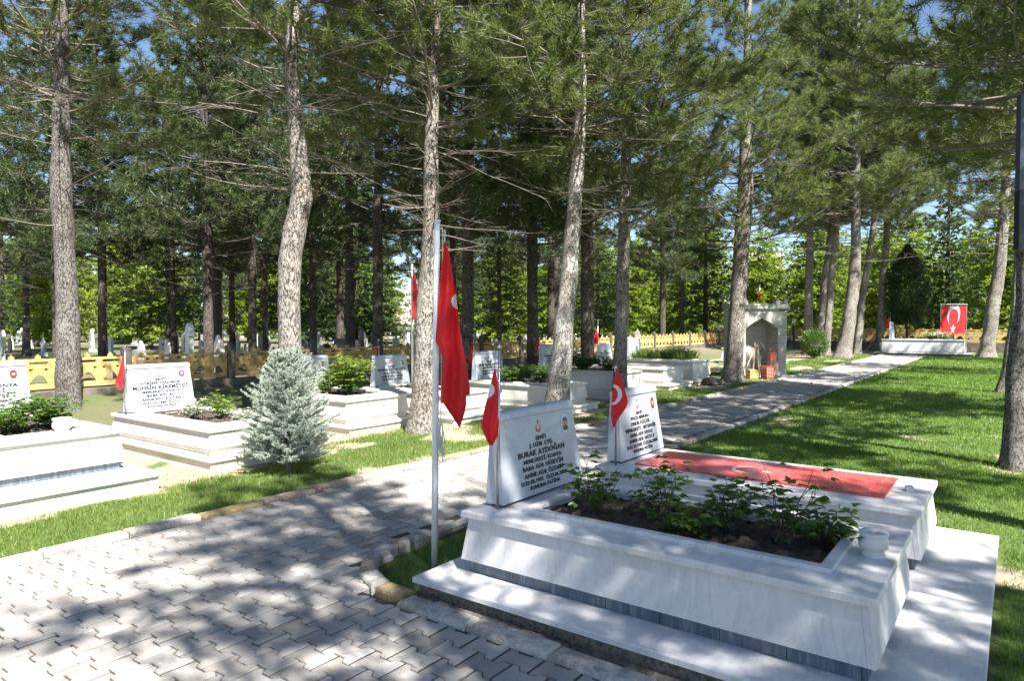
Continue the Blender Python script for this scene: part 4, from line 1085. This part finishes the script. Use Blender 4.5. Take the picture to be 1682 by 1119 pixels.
def needle_mesh(name, P, D, n, ln, wd, spread, mat, seed, flat=0.0):
    rs = np.random.RandomState(seed); k = len(P)
    P = np.repeat(np.array(P), n, 0); D = np.repeat(np.array(D), n, 0); m = k * n
    R = rs.normal(0, 1, (m, 3)); R[:, 2] *= (1 - flat); R /= np.linalg.norm(R, axis=1, keepdims=True) + 1e-9
    d = D * (1 - spread) + R * spread * 1.5; d /= np.linalg.norm(d, axis=1, keepdims=True) + 1e-9
    L = ln * rs.uniform(.65, 1.15, m)[:, None]; s = np.cross(d, rs.normal(0, 1, (m, 3))); s /= np.linalg.norm(s, axis=1, keepdims=True) + 1e-9
    if flat:
        s[:, 2] *= (1 - flat); s /= np.linalg.norm(s, axis=1, keepdims=True) + 1e-9
    w = wd * .5; b = P + D * (rs.uniform(-.5, .3, m)[:, None] * ln)
    V = np.stack([b - s * w, b + s * w, b + d * L], 1).reshape(-1, 3)
    return np_mesh(name, V, np.arange(m * 3).reshape(-1, 3), mat)
def crown_pine(seed, z0, z1, rmax, nb, dead, mat, nn=18, ln=.12, wd=.007, zdead=2.4, tuft_gap=.11, twigmat='twig', spread=.55):
    rd = random.Random(seed); sg = Seg(); P = []; D = []
    V3 = Vector
    def limb(start, d, L, r, gen, living, lift):
        pts = [start]; ns = max(3, int(L / .28)); dd = d.copy()
        for i in range(ns):
            dd = (dd + V3((rd.gauss(0, .10), rd.gauss(0, .10), lift * .09 + rd.gauss(0, .06)))).normalized()
            pts.append(pts[-1] + dd * (L / ns))
        for i in range(ns): sg.add(tuple(pts[i]), tuple(pts[i + 1]), r * (1 - .75 * i / ns), r * (1 - .75 * (i + 1) / ns))
        if gen == 0:
            nt_ = int(L * (5.5 if living else 3.6)) + 2
            for k in range(nt_):
                f = rd.uniform(.22 if living else .15, .98); j = min(ns - 1, int(f * ns)); p = pts[j].lerp(pts[j + 1], f * ns - j)
                ax = (pts[j + 1] - pts[j]).normalized(); side = ax.cross(V3((0, 0, 1))).normalized() * rd.choice((-1, 1))
                dn = (ax * rd.uniform(.3, .9) + side * rd.uniform(.5, 1) + V3((0, 0, rd.uniform(-.25, .35)))).normalized()
                limb(p, dn, L * rd.uniform(.16, .42) * (1.1 - f * .5), max(.003, r * .28), 1, living, lift)
        elif gen == 1:
            for k in range(rd.randint(2, 4) if living else rd.randint(1, 3)):
                j = rd.randint(0, ns - 1); ax = (pts[j + 1] - pts[j]).normalized()
                dn = (ax + V3((rd.gauss(0, .6), rd.gauss(0, .6), rd.gauss(.05, .35)))).normalized()
                limb(pts[j], dn, L * rd.uniform(.3, .6), max(.003, r * .5), 2, living, lift)
        if living and gen > 0:
            tot = L * (.42 if gen == 1 else .6); n = max(1, int(tot / tuft_gap))
            for k in range(n):
                f = 1 - (k + .2) * tuft_gap / L
                if f < .05: break
                j = min(ns - 1, int(f * ns)); p = pts[j].lerp(pts[j + 1], f * ns - j)
                P.append(tuple(p)); D.append(tuple((pts[j + 1] - pts[j]).normalized()))
    H = z1 - z0
    for i in range(nb):
        f = (i + rd.random()) / nb; z = z0 + H * f ** 1.0
        prof = (1 - f) ** .55 * .85 + .15
        L = rmax * prof * rd.uniform(.6, 1.1); a = i * 2.4 + rd.uniform(-.5, .5)
        el = rd.uniform(-.15, .25) + f * .7
        limb(V3((0, 0, z)), V3((math.cos(a), math.sin(a), el)).normalized(), L, .013 + .015 * (1 - f), 0, True, .55)
    for i in range(dead):
        z = zdead + (z0 + H * .35 - zdead) * rd.random() ** .8; a = rd.uniform(0, 2 * PI)
        limb(V3((0, 0, z)), V3((math.cos(a), math.sin(a), rd.uniform(-.25, .25))).normalized(), rmax * rd.uniform(.25, .75), .013, 0, False, rd.uniform(-.3, .5))
    return sg.mesh('branches', M[twigmat], 3), needle_mesh('needles', P, D, nn, ln, wd, spread, M[mat], seed), len(P)
def crown_cedar(seed, z0, z1, rmax, nb, mat, shape='cone', leaf=.13, wd=.035, nn=7, gap=.20, droop=.25):
    rd = random.Random(seed); sg = Seg(); P = []; D = []; V3 = Vector
    for i in range(nb):
        f = (i + rd.random()) / nb; z = z0 + (z1 - z0) * f
        pr = (1 - f) ** .8 if shape == 'cone' else math.sin(PI * min(1, .18 + f * .82)) ** .6
        L = max(.3, rmax * pr * rd.uniform(.7, 1.12)); a = i * 2.4 + rd.uniform(-.4, .4); d = V3((math.cos(a), math.sin(a), .25 * f + .05)).normalized()
        p = V3((0, 0, z)); ns = max(3, int(L / .3)); pts = [p]
        for k in range(ns):
            d = (d + V3((rd.gauss(0, .05), rd.gauss(0, .05), -droop * .12))).normalized(); pts.append(pts[-1] + d * L / ns)
        for k in range(ns): sg.add(tuple(pts[k]), tuple(pts[k + 1]), .02 * (1 - k / ns) + .004, .02 * (1 - (k + 1) / ns) + .004)
        nt_ = int(L / .13)
        for k in range(nt_):
            ff = rd.uniform(.15, 1); j = min(ns - 1, int(ff * ns)); q = pts[j].lerp(pts[j + 1], ff * ns - j)
            ax = (pts[j + 1] - pts[j]).normalized(); sd_ = ax.cross(V3((0, 0, 1))).normalized() * rd.choice((-1, 1))
            l2 = rd.uniform(.15, .5) * (1.15 - ff) * L * .8 + .1; dd = (ax * .6 + sd_).normalized()
            for m_ in range(max(1, int(l2 / gap))):
                c = q + dd * gap * m_ + V3((rd.gauss(0, .06), rd.gauss(0, .06), rd.gauss(0, .09) - .25 * m_ * gap))
                P.append(tuple(c)); D.append(tuple(dd))
    return sg.mesh('branches', M['twig_dark'], 3), needle_mesh('needles', P, D, nn, leaf, wd, .5, M[mat], seed, .45), len(P)
def trunk_mesh(pts, rads, seed, mat, n=14, ridges=.05, step=.12):
    """pts: local (x, y, z), tapering tube with uneven plates"""
    pts = [Vector(p) for p in pts]; zs = [p.z for p in pts]; rows = []; rs = np.random.RandomState(seed)
    z = zs[0]; V = []; cnt = 0; zz_ = []
    while z <= zs[-1]:
        zz_.append(z); z += step * (1 if z < 7 else 3)
    for z in zz_:
        j = 0
        while j < len(zs) - 2 and zs[j + 1] < z: j += 1
        t = (z - zs[j]) / (zs[j + 1] - zs[j]); t2 = t * t * (3 - 2 * t) * .5 + t * .5
        c = pts[j].lerp(pts[j + 1], t2); r = rads[j] + (rads[j + 1] - rads[j]) * t
        fl0 = math.exp(-max(0, z) * 4.5)
        for k in range(n):
            a = 2 * PI * k / n
            nz = float(fbm(np.array(a * 3 / 2 / PI * 2 + seed * 3.1), np.array(z * 2.6 + seed))) - .5
            rr = r * (1 + fl0 * (.32 + .22 * math.sin(a * 4 + seed))) * (1 + nz * ridges * 6)
            V.append((c.x + rr * math.cos(a), c.y + rr * math.sin(a), z))
    V = np.array(V); m = len(zz_); i = np.arange(m - 1)[:, None] * n + np.arange(n)[None, :]
    i2 = np.arange(m - 1)[:, None] * n + (np.arange(n)[None, :] + 1) % n
    F = np.stack([i, i2, i2 + n, i + n], -1).reshape(-1, 4)
    return np_mesh('trunk', V, F, M[mat], True)

NEAR = [crown_pine(s, z0, 13.0, 3.0, 80, 60, 'needle', 30, .155, .0095, 2.5 + (s % 3) * .4, .085, 'twig', .5) for s, z0 in ((1, 4.7), (2, 5.0), (3, 4.4))]
LOW = crown_pine(4, 3.6, 12.0, 3.3, 88, 24, 'needle', 30, .16, .0095, 2.8, .085, 'twig', .5)
SHADE = crown_pine(5, 4.8, 12.0, 3.0, 46, 16, 'needle', 30, .16, .010, 3.0, .085, 'twig', .5)
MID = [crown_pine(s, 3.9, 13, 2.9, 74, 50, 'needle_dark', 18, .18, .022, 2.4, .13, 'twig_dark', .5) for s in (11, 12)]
CED = [crown_cedar(s, 1.4, 11, 3.0, 110, 'needle_far', 'cone', .15, .055, 9) for s in (21, 22)]
BRI = [crown_cedar(s, .7, 8.5, 3.0, 130, 'needle_bright', 'dome', .2, .10, 9, .24, .5) for s in (31, 32)]
BRC = [crown_cedar(33, .4, 9, 2.6, 120, 'needle_far', 'cone', .2, .09, 9, .24)]
print('tufts', [c[2] for c in NEAR + MID + CED + BRI])

def px_tree(name, label, keys, Y, crown, rz, cz=5.0, mat='bark', top=14.5, grp=None, cat='pine tree', cscale=1.0, tipx=None):
    """keys: (column, row, width) of the trunk in the photo, standing at depth Y"""
    keys = sorted(keys, key=lambda k: -k[1]); base = keys[0]
    bx = (base[0] - 841) / FPX * Y; t = thing(name, label, cat, (bx, Y, 0), 0, grp)
    pts = []; rads = []
    z0 = height(base[1], Y)
    if z0 > -.1: pts.append((0, 0, -.12)); rads.append(base[2] / 2 / FPX * Y)
    for i, (c, r, w) in enumerate(keys):
        z = height(r, Y)
        if z <= -.1: z = -.12
        if pts and z <= pts[-1][2] + .05: continue
        pts.append(((c - 841) / FPX * Y - bx, R_.gauss(0, .03), z)); rads.append(w / 2 / FPX * Y)
    lx, ly, lz = pts[-1]; sl = (pts[-1][0] - pts[-2][0]) / max(.1, (pts[-1][2] - pts[-2][2])) * .4
    if lz < top - 1:
        pts.append((lx + sl * (top - lz) * .5, ly, (lz + top) / 2)); rads.append(rads[-1] * .7)
        pts.append((lx + sl * (top - lz), ly, top)); rads.append(rads[-2] * .15)
    link('trunk', trunk_mesh(pts, [q * .9 for q in rads], int(base[0]) % 97, mat), t)
    cx_ = np.interp(cz, [p[2] for p in pts], [p[0] for p in pts])
    br = link('branches', crown[0], t, (float(cx_), 0, 0), (0, 0, rz)); nd = link('crown', crown[1], t, (float(cx_), 0, 0), (0, 0, rz)); nd['kind'] = 'stuff'; br['kind'] = 'stuff'
    br.scale = nd.scale = (cscale,) * 3
    return t
GP = 'tall pines standing along the path'
px_tree('pine_tree', 'grey straight pine trunk at the left, before the yellow fence', [(112, 693, 42), (110, 500, 38), (106, 300, 33), (107, 180, 29), (111, 60, 21), (110, 0, 18)], 11.0, NEAR[0], 1.0, mat='bark_grey_shaded', grp=GP)
px_tree('pine_tree', 'crooked pine with a bulging trunk behind the blue spruce', [(480, 723, 42), (475, 600, 40), (474, 500, 40), (478, 430, 40), (488, 380, 42), (498, 325, 40), (495, 270, 34), (490, 220, 29), (485, 100, 23), (487, 0, 20)], 9.2, NEAR[1], 2.2, grp=GP)
px_tree('pine_tree', 'spotted pine trunk directly behind the big red flag', [(692, 708, 46), (697, 600, 40), (700, 500, 38), (706, 430, 33), (709, 350, 30), (709, 250, 26), (712, 150, 22), (716, 80, 18), (718, 0, 14)], 10.04, NEAR[2], .3, grp=GP)
px_tree('pine_tree', 'palest sunlit pine trunk leaning right above the near headstone', [(913, 685, 44), (918, 640, 40), (925, 560, 36), (935, 450, 32), (944, 330, 27), (950, 250, 23), (955, 120, 17), (953, 0, 14)], 11.5, NEAR[0], 4.0, mat='bark_sunlit', grp=GP)
px_tree('pine_tree', 'slender grey pine above the red-topped grave headstone', [(1018, 656, 27), (1019, 600, 25), (1023, 450, 23), (1027, 300, 20), (1029, 200, 17), (1030, 100, 12), (1030, 0, 10)], 14.0, LOW, 5.1, grp=GP)
px_tree('pine_tree', 'spotted pine trunk standing against the stone fountain', [(1205, 626, 33), (1209, 540, 29), (1214, 450, 28), (1221, 320, 28), (1221, 220, 19), (1225, 100, 14), (1224, 0, 12)], 18.6, LOW, 3.4, grp=GP)
px_tree('pine_tree', 'leaning sunlit pine at the end of the path beyond the round bush', [(1384, 587, 28), (1392, 540, 24), (1402, 450, 20), (1403, 400, 17), (1403, 330, 14)], 31.0, NEAR[0], 2.4, top=19, cscale=1.4, grp=GP)
px_tree('pine_tree', 'left of the three pines clustered behind the round bush', [(1328, 578, 17), (1327, 480, 14), (1328, 380, 12)], 34.0, NEAR[1], .4, top=19, cscale=1.4, grp=GP)
px_tree('pine_tree', 'middle one of the clustered pines behind the round bush, leaning right', [(1345, 578, 16), (1352, 480, 15), (1364, 370, 12)], 35.0, NEAR[2], 1.4, top=19, cscale=1.4, grp=GP)
px_tree('pine_tree', 'right of the three clustered pines, its foot pale in the sun', [(1357, 583, 13), (1362, 480, 12), (1372, 370, 10)], 33.0, NEAR[0], 5.4, top=19, cscale=1.4, grp=GP)
px_tree('pine_tree', 'thin pine leaning right, close beside the leaning sunlit pine', [(1408, 580, 14), (1414, 500, 12), (1424, 430, 11), (1432, 370, 9)], 34.5, NEAR[1], 2.9, top=19, cscale=1.4, grp=GP)
px_tree('pine_tree', 'straight dark pine left of the far headstone with the small flag', [(1444, 576, 14), (1448, 480, 13), (1454, 390, 11)], 37.0, NEAR[2], 4.9, top=19, cscale=1.4, grp=GP)
px_tree('pine_tree', 'leaning pine right of the red banner', [(1621, 586, 26), (1628, 520, 23), (1640, 430, 20), (1645, 360, 17), (1648, 290, 15)], 31.5, NEAR[0], .9, top=19, cscale=1.4, grp=GP)
px_tree('pine_tree', 'slim sunlit pine on the right lawn near the photo edge', [(1651, 645, 20), (1655, 600, 17), (1664, 500, 14), (1671, 420, 12), (1678, 300, 10)], 15.6, NEAR[1], 1.7, grp=GP)
px_tree('pine_tree', 'rough thick pine trunk cut by the right edge of the photo', [(1673, 768, 44), (1674, 700, 37), (1677, 600, 34), (1680, 500, 31), (1682, 400, 28), (1688, 200, 24)], 7.5, LOW, 2.0, mat='bark_grey_shaded', grp=GP)
# mid pines in the shade inside and beyond the fence (photo column, depth, width)
mid = [(172, 26, 8, 'thin dark trunk right of the left grey pine'), (285, 27, 9, 'thin dark trunk above the grave left of the spruce'), (343, 19, 16, 'thick dark trunk above the fence left of the crooked pine'),
       (382, 30, 9, 'narrow dark trunk in the left middle, thinner than its neighbours'), (415, 22, 14, 'dark trunk just left of the crooked pine'), (437, 29, 9, 'narrow dark trunk close against the crooked pine'),
       (515, 27, 11, 'leaning dark trunk just right of the crooked pine'), (620, 18, 18, 'dark brown pine trunk left of the big flag'), (745, 24, 11, 'dark trunk just right of the big flag pole'),
       (768, 15.2, 21, 'grey-brown pine right of the big red flag'), (875, 19, 19, 'dark pine left of the pale pine trunk'), (905, 26, 12, 'thinner dark trunk touching the pale pine'),
       (965, 18, 22, 'thick black-looking trunk right of the pale pine'), (1088, 34, 10, 'thin trunk over the lily grave'), (1120, 40, 8, 'thinnest trunk left of the fountain pine'), (803, 46, 7, 'very thin far trunk right of the big flag')]
for i, (px, Y, w, lab) in enumerate(mid):
    dx = R_.uniform(-6, 6)
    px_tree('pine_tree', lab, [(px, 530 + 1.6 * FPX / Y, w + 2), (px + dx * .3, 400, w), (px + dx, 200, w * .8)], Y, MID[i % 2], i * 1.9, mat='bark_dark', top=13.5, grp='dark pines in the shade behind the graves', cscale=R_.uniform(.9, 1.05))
# trees behind and beside the camera: their shade falls on the tombs and the pavement
def plain_tree(name, label, pos, crown, h, r, rz, sc=1.0, mat='bark', grp=None, cat='pine tree', key=None):
    t = thing(name, label, cat, pos, rz, grp)
    k = key or (round(h), round(r, 2), mat)
    if k not in TR: TR[k] = trunk_mesh([(0, 0, -.15), (R_.gauss(0, .05), 0, h * .4), (R_.gauss(0, .08), 0, h)], [r, r * .75, r * .1], len(TR) + 3, mat, 10, .05, .25)
    link('trunk', TR[k], t); link('branches', crown[0], t)['kind'] = 'stuff'; nd = link('crown', crown[1], t); nd['kind'] = 'stuff'
    t.scale = (sc,) * 3; return t
TR = {}
for i, (u, v, c, sc) in enumerate([(.5, -2.6, 3, .95), (5.9, -2.1, 3, 1.0), (-4.4, -1.2, 3, .9), (14.6, -2.4, 3, .95), (25, -2.6, 3, .95), (34, -3.0, 3, .95), (1.3, -4.7, 3, .95), (13.6, -1.3, 4, 1.1)]):
    plain_tree('pine_tree', 'tall pine outside the right of the photo, boughs shading the graves', W(u, v), (NEAR + [SHADE, LOW])[c], 14, .17, i * 1.3, sc, grp='tall pines outside the right side of the photo')
# trees beyond the fence
ZN = [(60, 'at the left photo edge'), (170, 'behind the grey left pine'), (400, 'above the grave left of the spruce'), (560, 'behind the crooked pine'), (690, 'left of the big flag'), (800, 'right of the big flag'),
      (980, 'behind the pale pine'), (1120, 'above the two near headstones'), (1300, 'behind the stone fountain'), (1440, 'behind the clustered pines'), (1600, 'behind the red banner'), (9999, 'at the right photo edge')]
def zone(x, y):
    px = 841 + FPX * x / y
    for a, b in ZN:
        if px < a: return b
rd = random.Random(77); placed = []
def far_ok(x, y, dmin):
    for a, b in placed:
        if (a - x) ** 2 + (b - y) ** 2 < dmin ** 2: return False
    placed.append((x, y)); return True
n = 0; tries = 0
while n < 22 and tries < 3000:
    tries += 1; Y = rd.uniform(20, 46); x = rd.uniform(-.85, .45) * Y; u, v = UV(x, Y)
    if v < 15 or not far_ok(x, Y, 3.8): continue
    k = rd.random()
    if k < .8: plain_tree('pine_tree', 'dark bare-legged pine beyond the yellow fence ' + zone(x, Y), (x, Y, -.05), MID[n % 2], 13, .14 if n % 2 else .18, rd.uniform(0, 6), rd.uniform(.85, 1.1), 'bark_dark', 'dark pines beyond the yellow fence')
    else: plain_tree('cedar_tree', 'dark layered cedar beyond the yellow fence ' + zone(x, Y), (x, Y, -.05), CED[n % 2], 11, .15, rd.uniform(0, 6), rd.uniform(.9, 1.15), 'bark_dark', 'dark cedars beyond the yellow fence', 'cedar tree')
    n += 1
n = 0; tries = 0
while n < 110 and tries < 5000:
    tries += 1; Y = 38 + 58 * rd.random() ** 1.1; x = rd.uniform(-.85, .85) * Y; u, v = UV(x, Y)
    if u < 48 and v < 24: continue
    if not far_ok(x, Y, 3.8): continue
    if rd.random() < .72: plain_tree('green_tree', 'sunlit yellow-green conifer at the back, ' + zone(x, Y), (x, Y, -.05), BRI[n % 2], 8, .13, rd.uniform(0, 6), rd.uniform(.85, 1.35), 'bark_dark', 'sunlit conifers at the back', 'tree')
    else: plain_tree('green_tree', 'blue-green pointed conifer at the back, ' + zone(x, Y), (x, Y, -.05), BRC[0], 9, .13, rd.uniform(0, 6), rd.uniform(.9, 1.35), 'bark_dark', 'pointed conifers at the back', 'tree')
    n += 1

# dark cypress by the far grave
def cypress():
    p = spot(1488, 36.5); rdl = random.Random(9); t = thing('cypress_tree', 'dense dark egg-shaped cypress on a thin stem behind the far grave', 'tree', p)
    m_ = MB(); m_.tube([(0, 0, -.1), (.03, 0, 1), (.0, 0, 2.2)], [.07, .06, .05], 8); m_.build('trunk', M['bark_dark'], t)
    P = []; D = []
    for i in range(5200):
        f = rdl.random(); z = 1.5 + 4.2 * f; rr = 1.1 * (math.sin(PI * min(1, f * .62 + .2)) ** .8) * (1 - f ** 5) * (.75 + .5 * float(vnoise(np.array(f * 9), np.array(rdl.random() * 6))))
        a = rdl.uniform(0, 2 * PI); q = rr * rdl.uniform(.5, 1) ; P.append((q * math.cos(a), q * math.sin(a), z)); D.append(Vector((math.cos(a) * .5, math.sin(a) * .5, 1)).normalized()[:])
    nd = link('crown', needle_mesh('needles', P, D, 5, .16, .035, .35, M['cypress'], 5), t); nd['kind'] = 'stuff'
cypress()

# blue spruce
def spruce():
    p = W(4.44, 6.28, 0); rdl = random.Random(21); t = thing('blue_spruce', 'young silver-blue spruce on the grass before the left graves', 'spruce', p)
    m_ = MB(); m_.tube([(0, 0, -.05), (.01, 0, .6), (0, 0, 1.28)], [.03, .018, .004], 8); m_.build('trunk', M['twig'], t)
    sg = Seg(); P = []; D = []; H = 1.27
    for i in range(330):
        f = (i + rdl.random()) / 330; f = f ** 1.15; z = .10 + (H - .12) * f
        L = (.60 * (1 - f) ** .5 * (.78 + min(f, .15) * 1.45) + .02) * rdl.uniform(.62, 1.12); a = i * 2.4 + rdl.uniform(-.4, .4)
        d = Vector((math.cos(a), math.sin(a), .02 + .7 * f)).normalized(); pts = [Vector((0, 0, z))]; ns = 6
        for k in range(ns):
            d = (d + Vector((rdl.gauss(0, .05), rdl.gauss(0, .05), .06))).normalized(); pts.append(pts[-1] + d * L / ns)
        for k in range(ns):
            sg.add(tuple(pts[k]), tuple(pts[k + 1]), .006 * (1 - k / ns) + .002, .006 * (1 - (k + 1) / ns) + .002)
            for q in range(3):
                if k > 0: P.append(tuple(pts[k].lerp(pts[k + 1], q / 3))); D.append(tuple(d))
        for k in range(int(L / .045)):
            ff = rdl.uniform(.25, .95); j = min(ns - 1, int(ff * ns)); b = pts[j].lerp(pts[j + 1], ff * ns - j)
            ax = (pts[j + 1] - pts[j]).normalized(); sd_ = ax.cross(Vector((0, 0, 1))).normalized() * rdl.choice((-1, 1))
            dn = (ax + sd_ * rdl.uniform(.5, 1) + Vector((0, 0, rdl.uniform(-.1, .3)))).normalized(); l2 = rdl.uniform(.05, .15) * (1.2 - ff * .6)
            e = b + dn * l2; sg.add(tuple(b), tuple(e), .003, .0015)
            for q in range(3): P.append(tuple(b.lerp(e, .25 + q * .33))); D.append(tuple(dn))
    link('branches', sg.mesh('branches', M['twig'], 3), t)
    nd = link('needles', needle_mesh('needles', P, D, 13, .026, .0055, .66, M['needle_blue'], 4), t); nd['kind'] = 'stuff'
    print('spruce', len(P))
spruce()

# ------------------------------------------------------------------ dark board at the right edge
t = thing('sign_board', 'dark upright board high against the pine at the right edge of the photo', 'board', Vector(((1666 - 841) / FPX * 6.6, 6.6, 0)), 0)
z1 = height(155, 6.6); z0_ = height(410, 6.6); zm = height(312, 6.6)
m_ = MB(); m_.box(0, .62, -.03, .03, zm, z1, .004); m_.build('upper_panel', M['dark_panel2'], t)
m_ = MB(); m_.box(0, .62, -.035, .035, z0_, zm - .004, .004); m_.build('lower_panel', M['dark_panel'], t)
m_ = MB(); m_.tube([(.42, 0, 0), (.42, 0, z0_ + .01)], .03, 10); m_.build('post', M['dark_panel'], t)

# ------------------------------------------------------------------ old headstones beyond the fence
def oldstone(kind, mat):
    m_ = MB()
    m_.box(-.32, .32, -.14, .14, 0, .22, .015)
    w, h = .26, 1.0
    if kind == 0: poly = [(-w, .2), (w, .2)] + [(w * math.cos(a), h - .05 + w * .7 * math.sin(a)) for a in [PI * k / 10 for k in range(11)]]
    elif kind == 1: poly = [(-w, .2), (w, .2), (w, h * .8), (w * .55, h * .95), (0, h * 1.15), (-w * .55, h * .95), (-w, h * .8)]
    elif kind == 2: poly = [(-w, .2), (w, .2), (w, h), (-w, h)]
    elif kind == 3: poly = [(-w * .42, .2), (w * .42, .2), (w * .42, h * 1.25), (w * .6, h * 1.28), (w * .5, h * 1.45), (0, h * 1.55), (-w * .5, h * 1.45), (-w * .6, h * 1.28), (-w * .42, h * 1.25)]
    else: poly = [(-w, .2), (w, .2), (w * 1.1, h * .7), (w * .8, h * .85), (w * .85, h), (w * .4, h * 1.1), (0, h * 1.25), (-w * .4, h * 1.1), (-w * .85, h), (-w * .8, h * .85), (-w * 1.1, h * .7)]
    n = len(poly); b = len(m_.v); P = [(x, -.06, z) for x, z in poly] + [(x, .06, z) for x, z in poly]
    m_.add(P, [tuple(range(n)), tuple(reversed(range(n, 2 * n)))] + [(k + n, (k + 1) % n + n, (k + 1) % n, k) for k in range(n)])
    return m_.mesh('old_headstone', mat)
KN = ['round-topped', 'pointed', 'flat-topped', 'narrow capped', 'wide curved-shoulder']; MN = [('white', 'tomb_white'), ('grey', 'tomb_grey'), ('black', 'tomb_dark')]
OS = {(k, m): oldstone(k, M[MN[m][1]]) for k in range(5) for m in range(3)}
n = 0; pl2 = []
rd = random.Random(6)
while n < 210:
    Y = 15 + 60 * rd.random(); x = rd.uniform(-.82, .8) * Y; u, v = UV(x, Y)
    if v < 14.2 and u < 46: continue
    if any((a - x) ** 2 + (b - Y) ** 2 < 1.3 for a, b in pl2 + placed): continue
    pl2.append((x, Y)); k = rd.randrange(5); m = rd.choice([0, 0, 1, 1, 1, 2])
    o = link('old_headstone', OS[(k, m)], None, (x, Y, -.06), (rd.gauss(0, .02), rd.gauss(0, .03), ROT - PI / 2 + rd.gauss(0, .12)))
    s = rd.uniform(.6, .95); o.scale = (s, s, s * rd.uniform(.9, 1.2))
    tag(o, '%s %s old headstone beyond the fence %s' % (MN[m][0], KN[k], zone(x, Y)), 'headstone', '%s %s old headstones' % (MN[m][0], KN[k])); n += 1

# rocks by the lily grave, fallen bits on the path
def rock(label, px, Y, s, seed, z=0):
    rs = random.Random(seed); m_ = MB(); m_.lathe([(.5 * s, 0), (.62 * s, .15 * s), (.5 * s, .38 * s), (.2 * s, .5 * s)], 9)
    m_.v = [(x + rs.gauss(0, .07) * s, y + rs.gauss(0, .07) * s, zz2 + rs.gauss(0, .03) * s) for x, y, zz2 in m_.v]
    tag(m_.build('rock', M['rock'], None, loc=spot(px, Y, -.03)), label, 'rock')
rock('dark rough rock on the grass left of the spotted pine foot', 1168, 17.6, .42, 1)
rock('smaller brown rock beside the dark rock near the spotted pine', 1182, 18.0, .25, 2)
rock('flat stone at the grass edge before the fountain', 1281, 18.6, .2, 3)
def petal_bit():
    m_ = MB(); m_.lathe([(.02, 0), (.035, .015), (.02, .04), (.003, .05)], 7); tag(m_.build('red_blossom', M['petal'], None, loc=spot(1333, 17.3, .042)), 'single red blossom lying on the pale path', 'flower')
petal_bit()
# two far buildings on the hillside
def building(label, px, Y, w, h, zb):
    t = thing('building', label, 'building', spot(px, Y, zb), 0, 'pale buildings on the hill')
    m_ = MB(); m_.box(-w / 2, w / 2, 0, 14, -6, h); m_.build('wall', M['tower_wall'], t)
    m_ = MB(); m_.box(-w / 2 - .5, w / 2 + .5, -.5, 14.5, h + .01, h + .8); m_.build('roof', M['wall'], t)
    wm = MB(); wm.box(-.8, .8, -.06, .1, 0, 1.5); wme = wm.mesh('window', M['window_dark'])
    for f in range(int(h // 3.2)):
        for k in range(int(w // 4)): link('window', wme, t, (-w / 2 + 2 + k * 4, 0, 1 + f * 3.2))
building('pale apartment block on the hill left of the leaning pine', 1255, 700, 40, 26, 48)
building('small pale block seen between trunks above the lily grave', 1100, 560, 28, 24, 20)
building('pale block on the ridge at the far right', 1600, 720, 34, 16, 62)
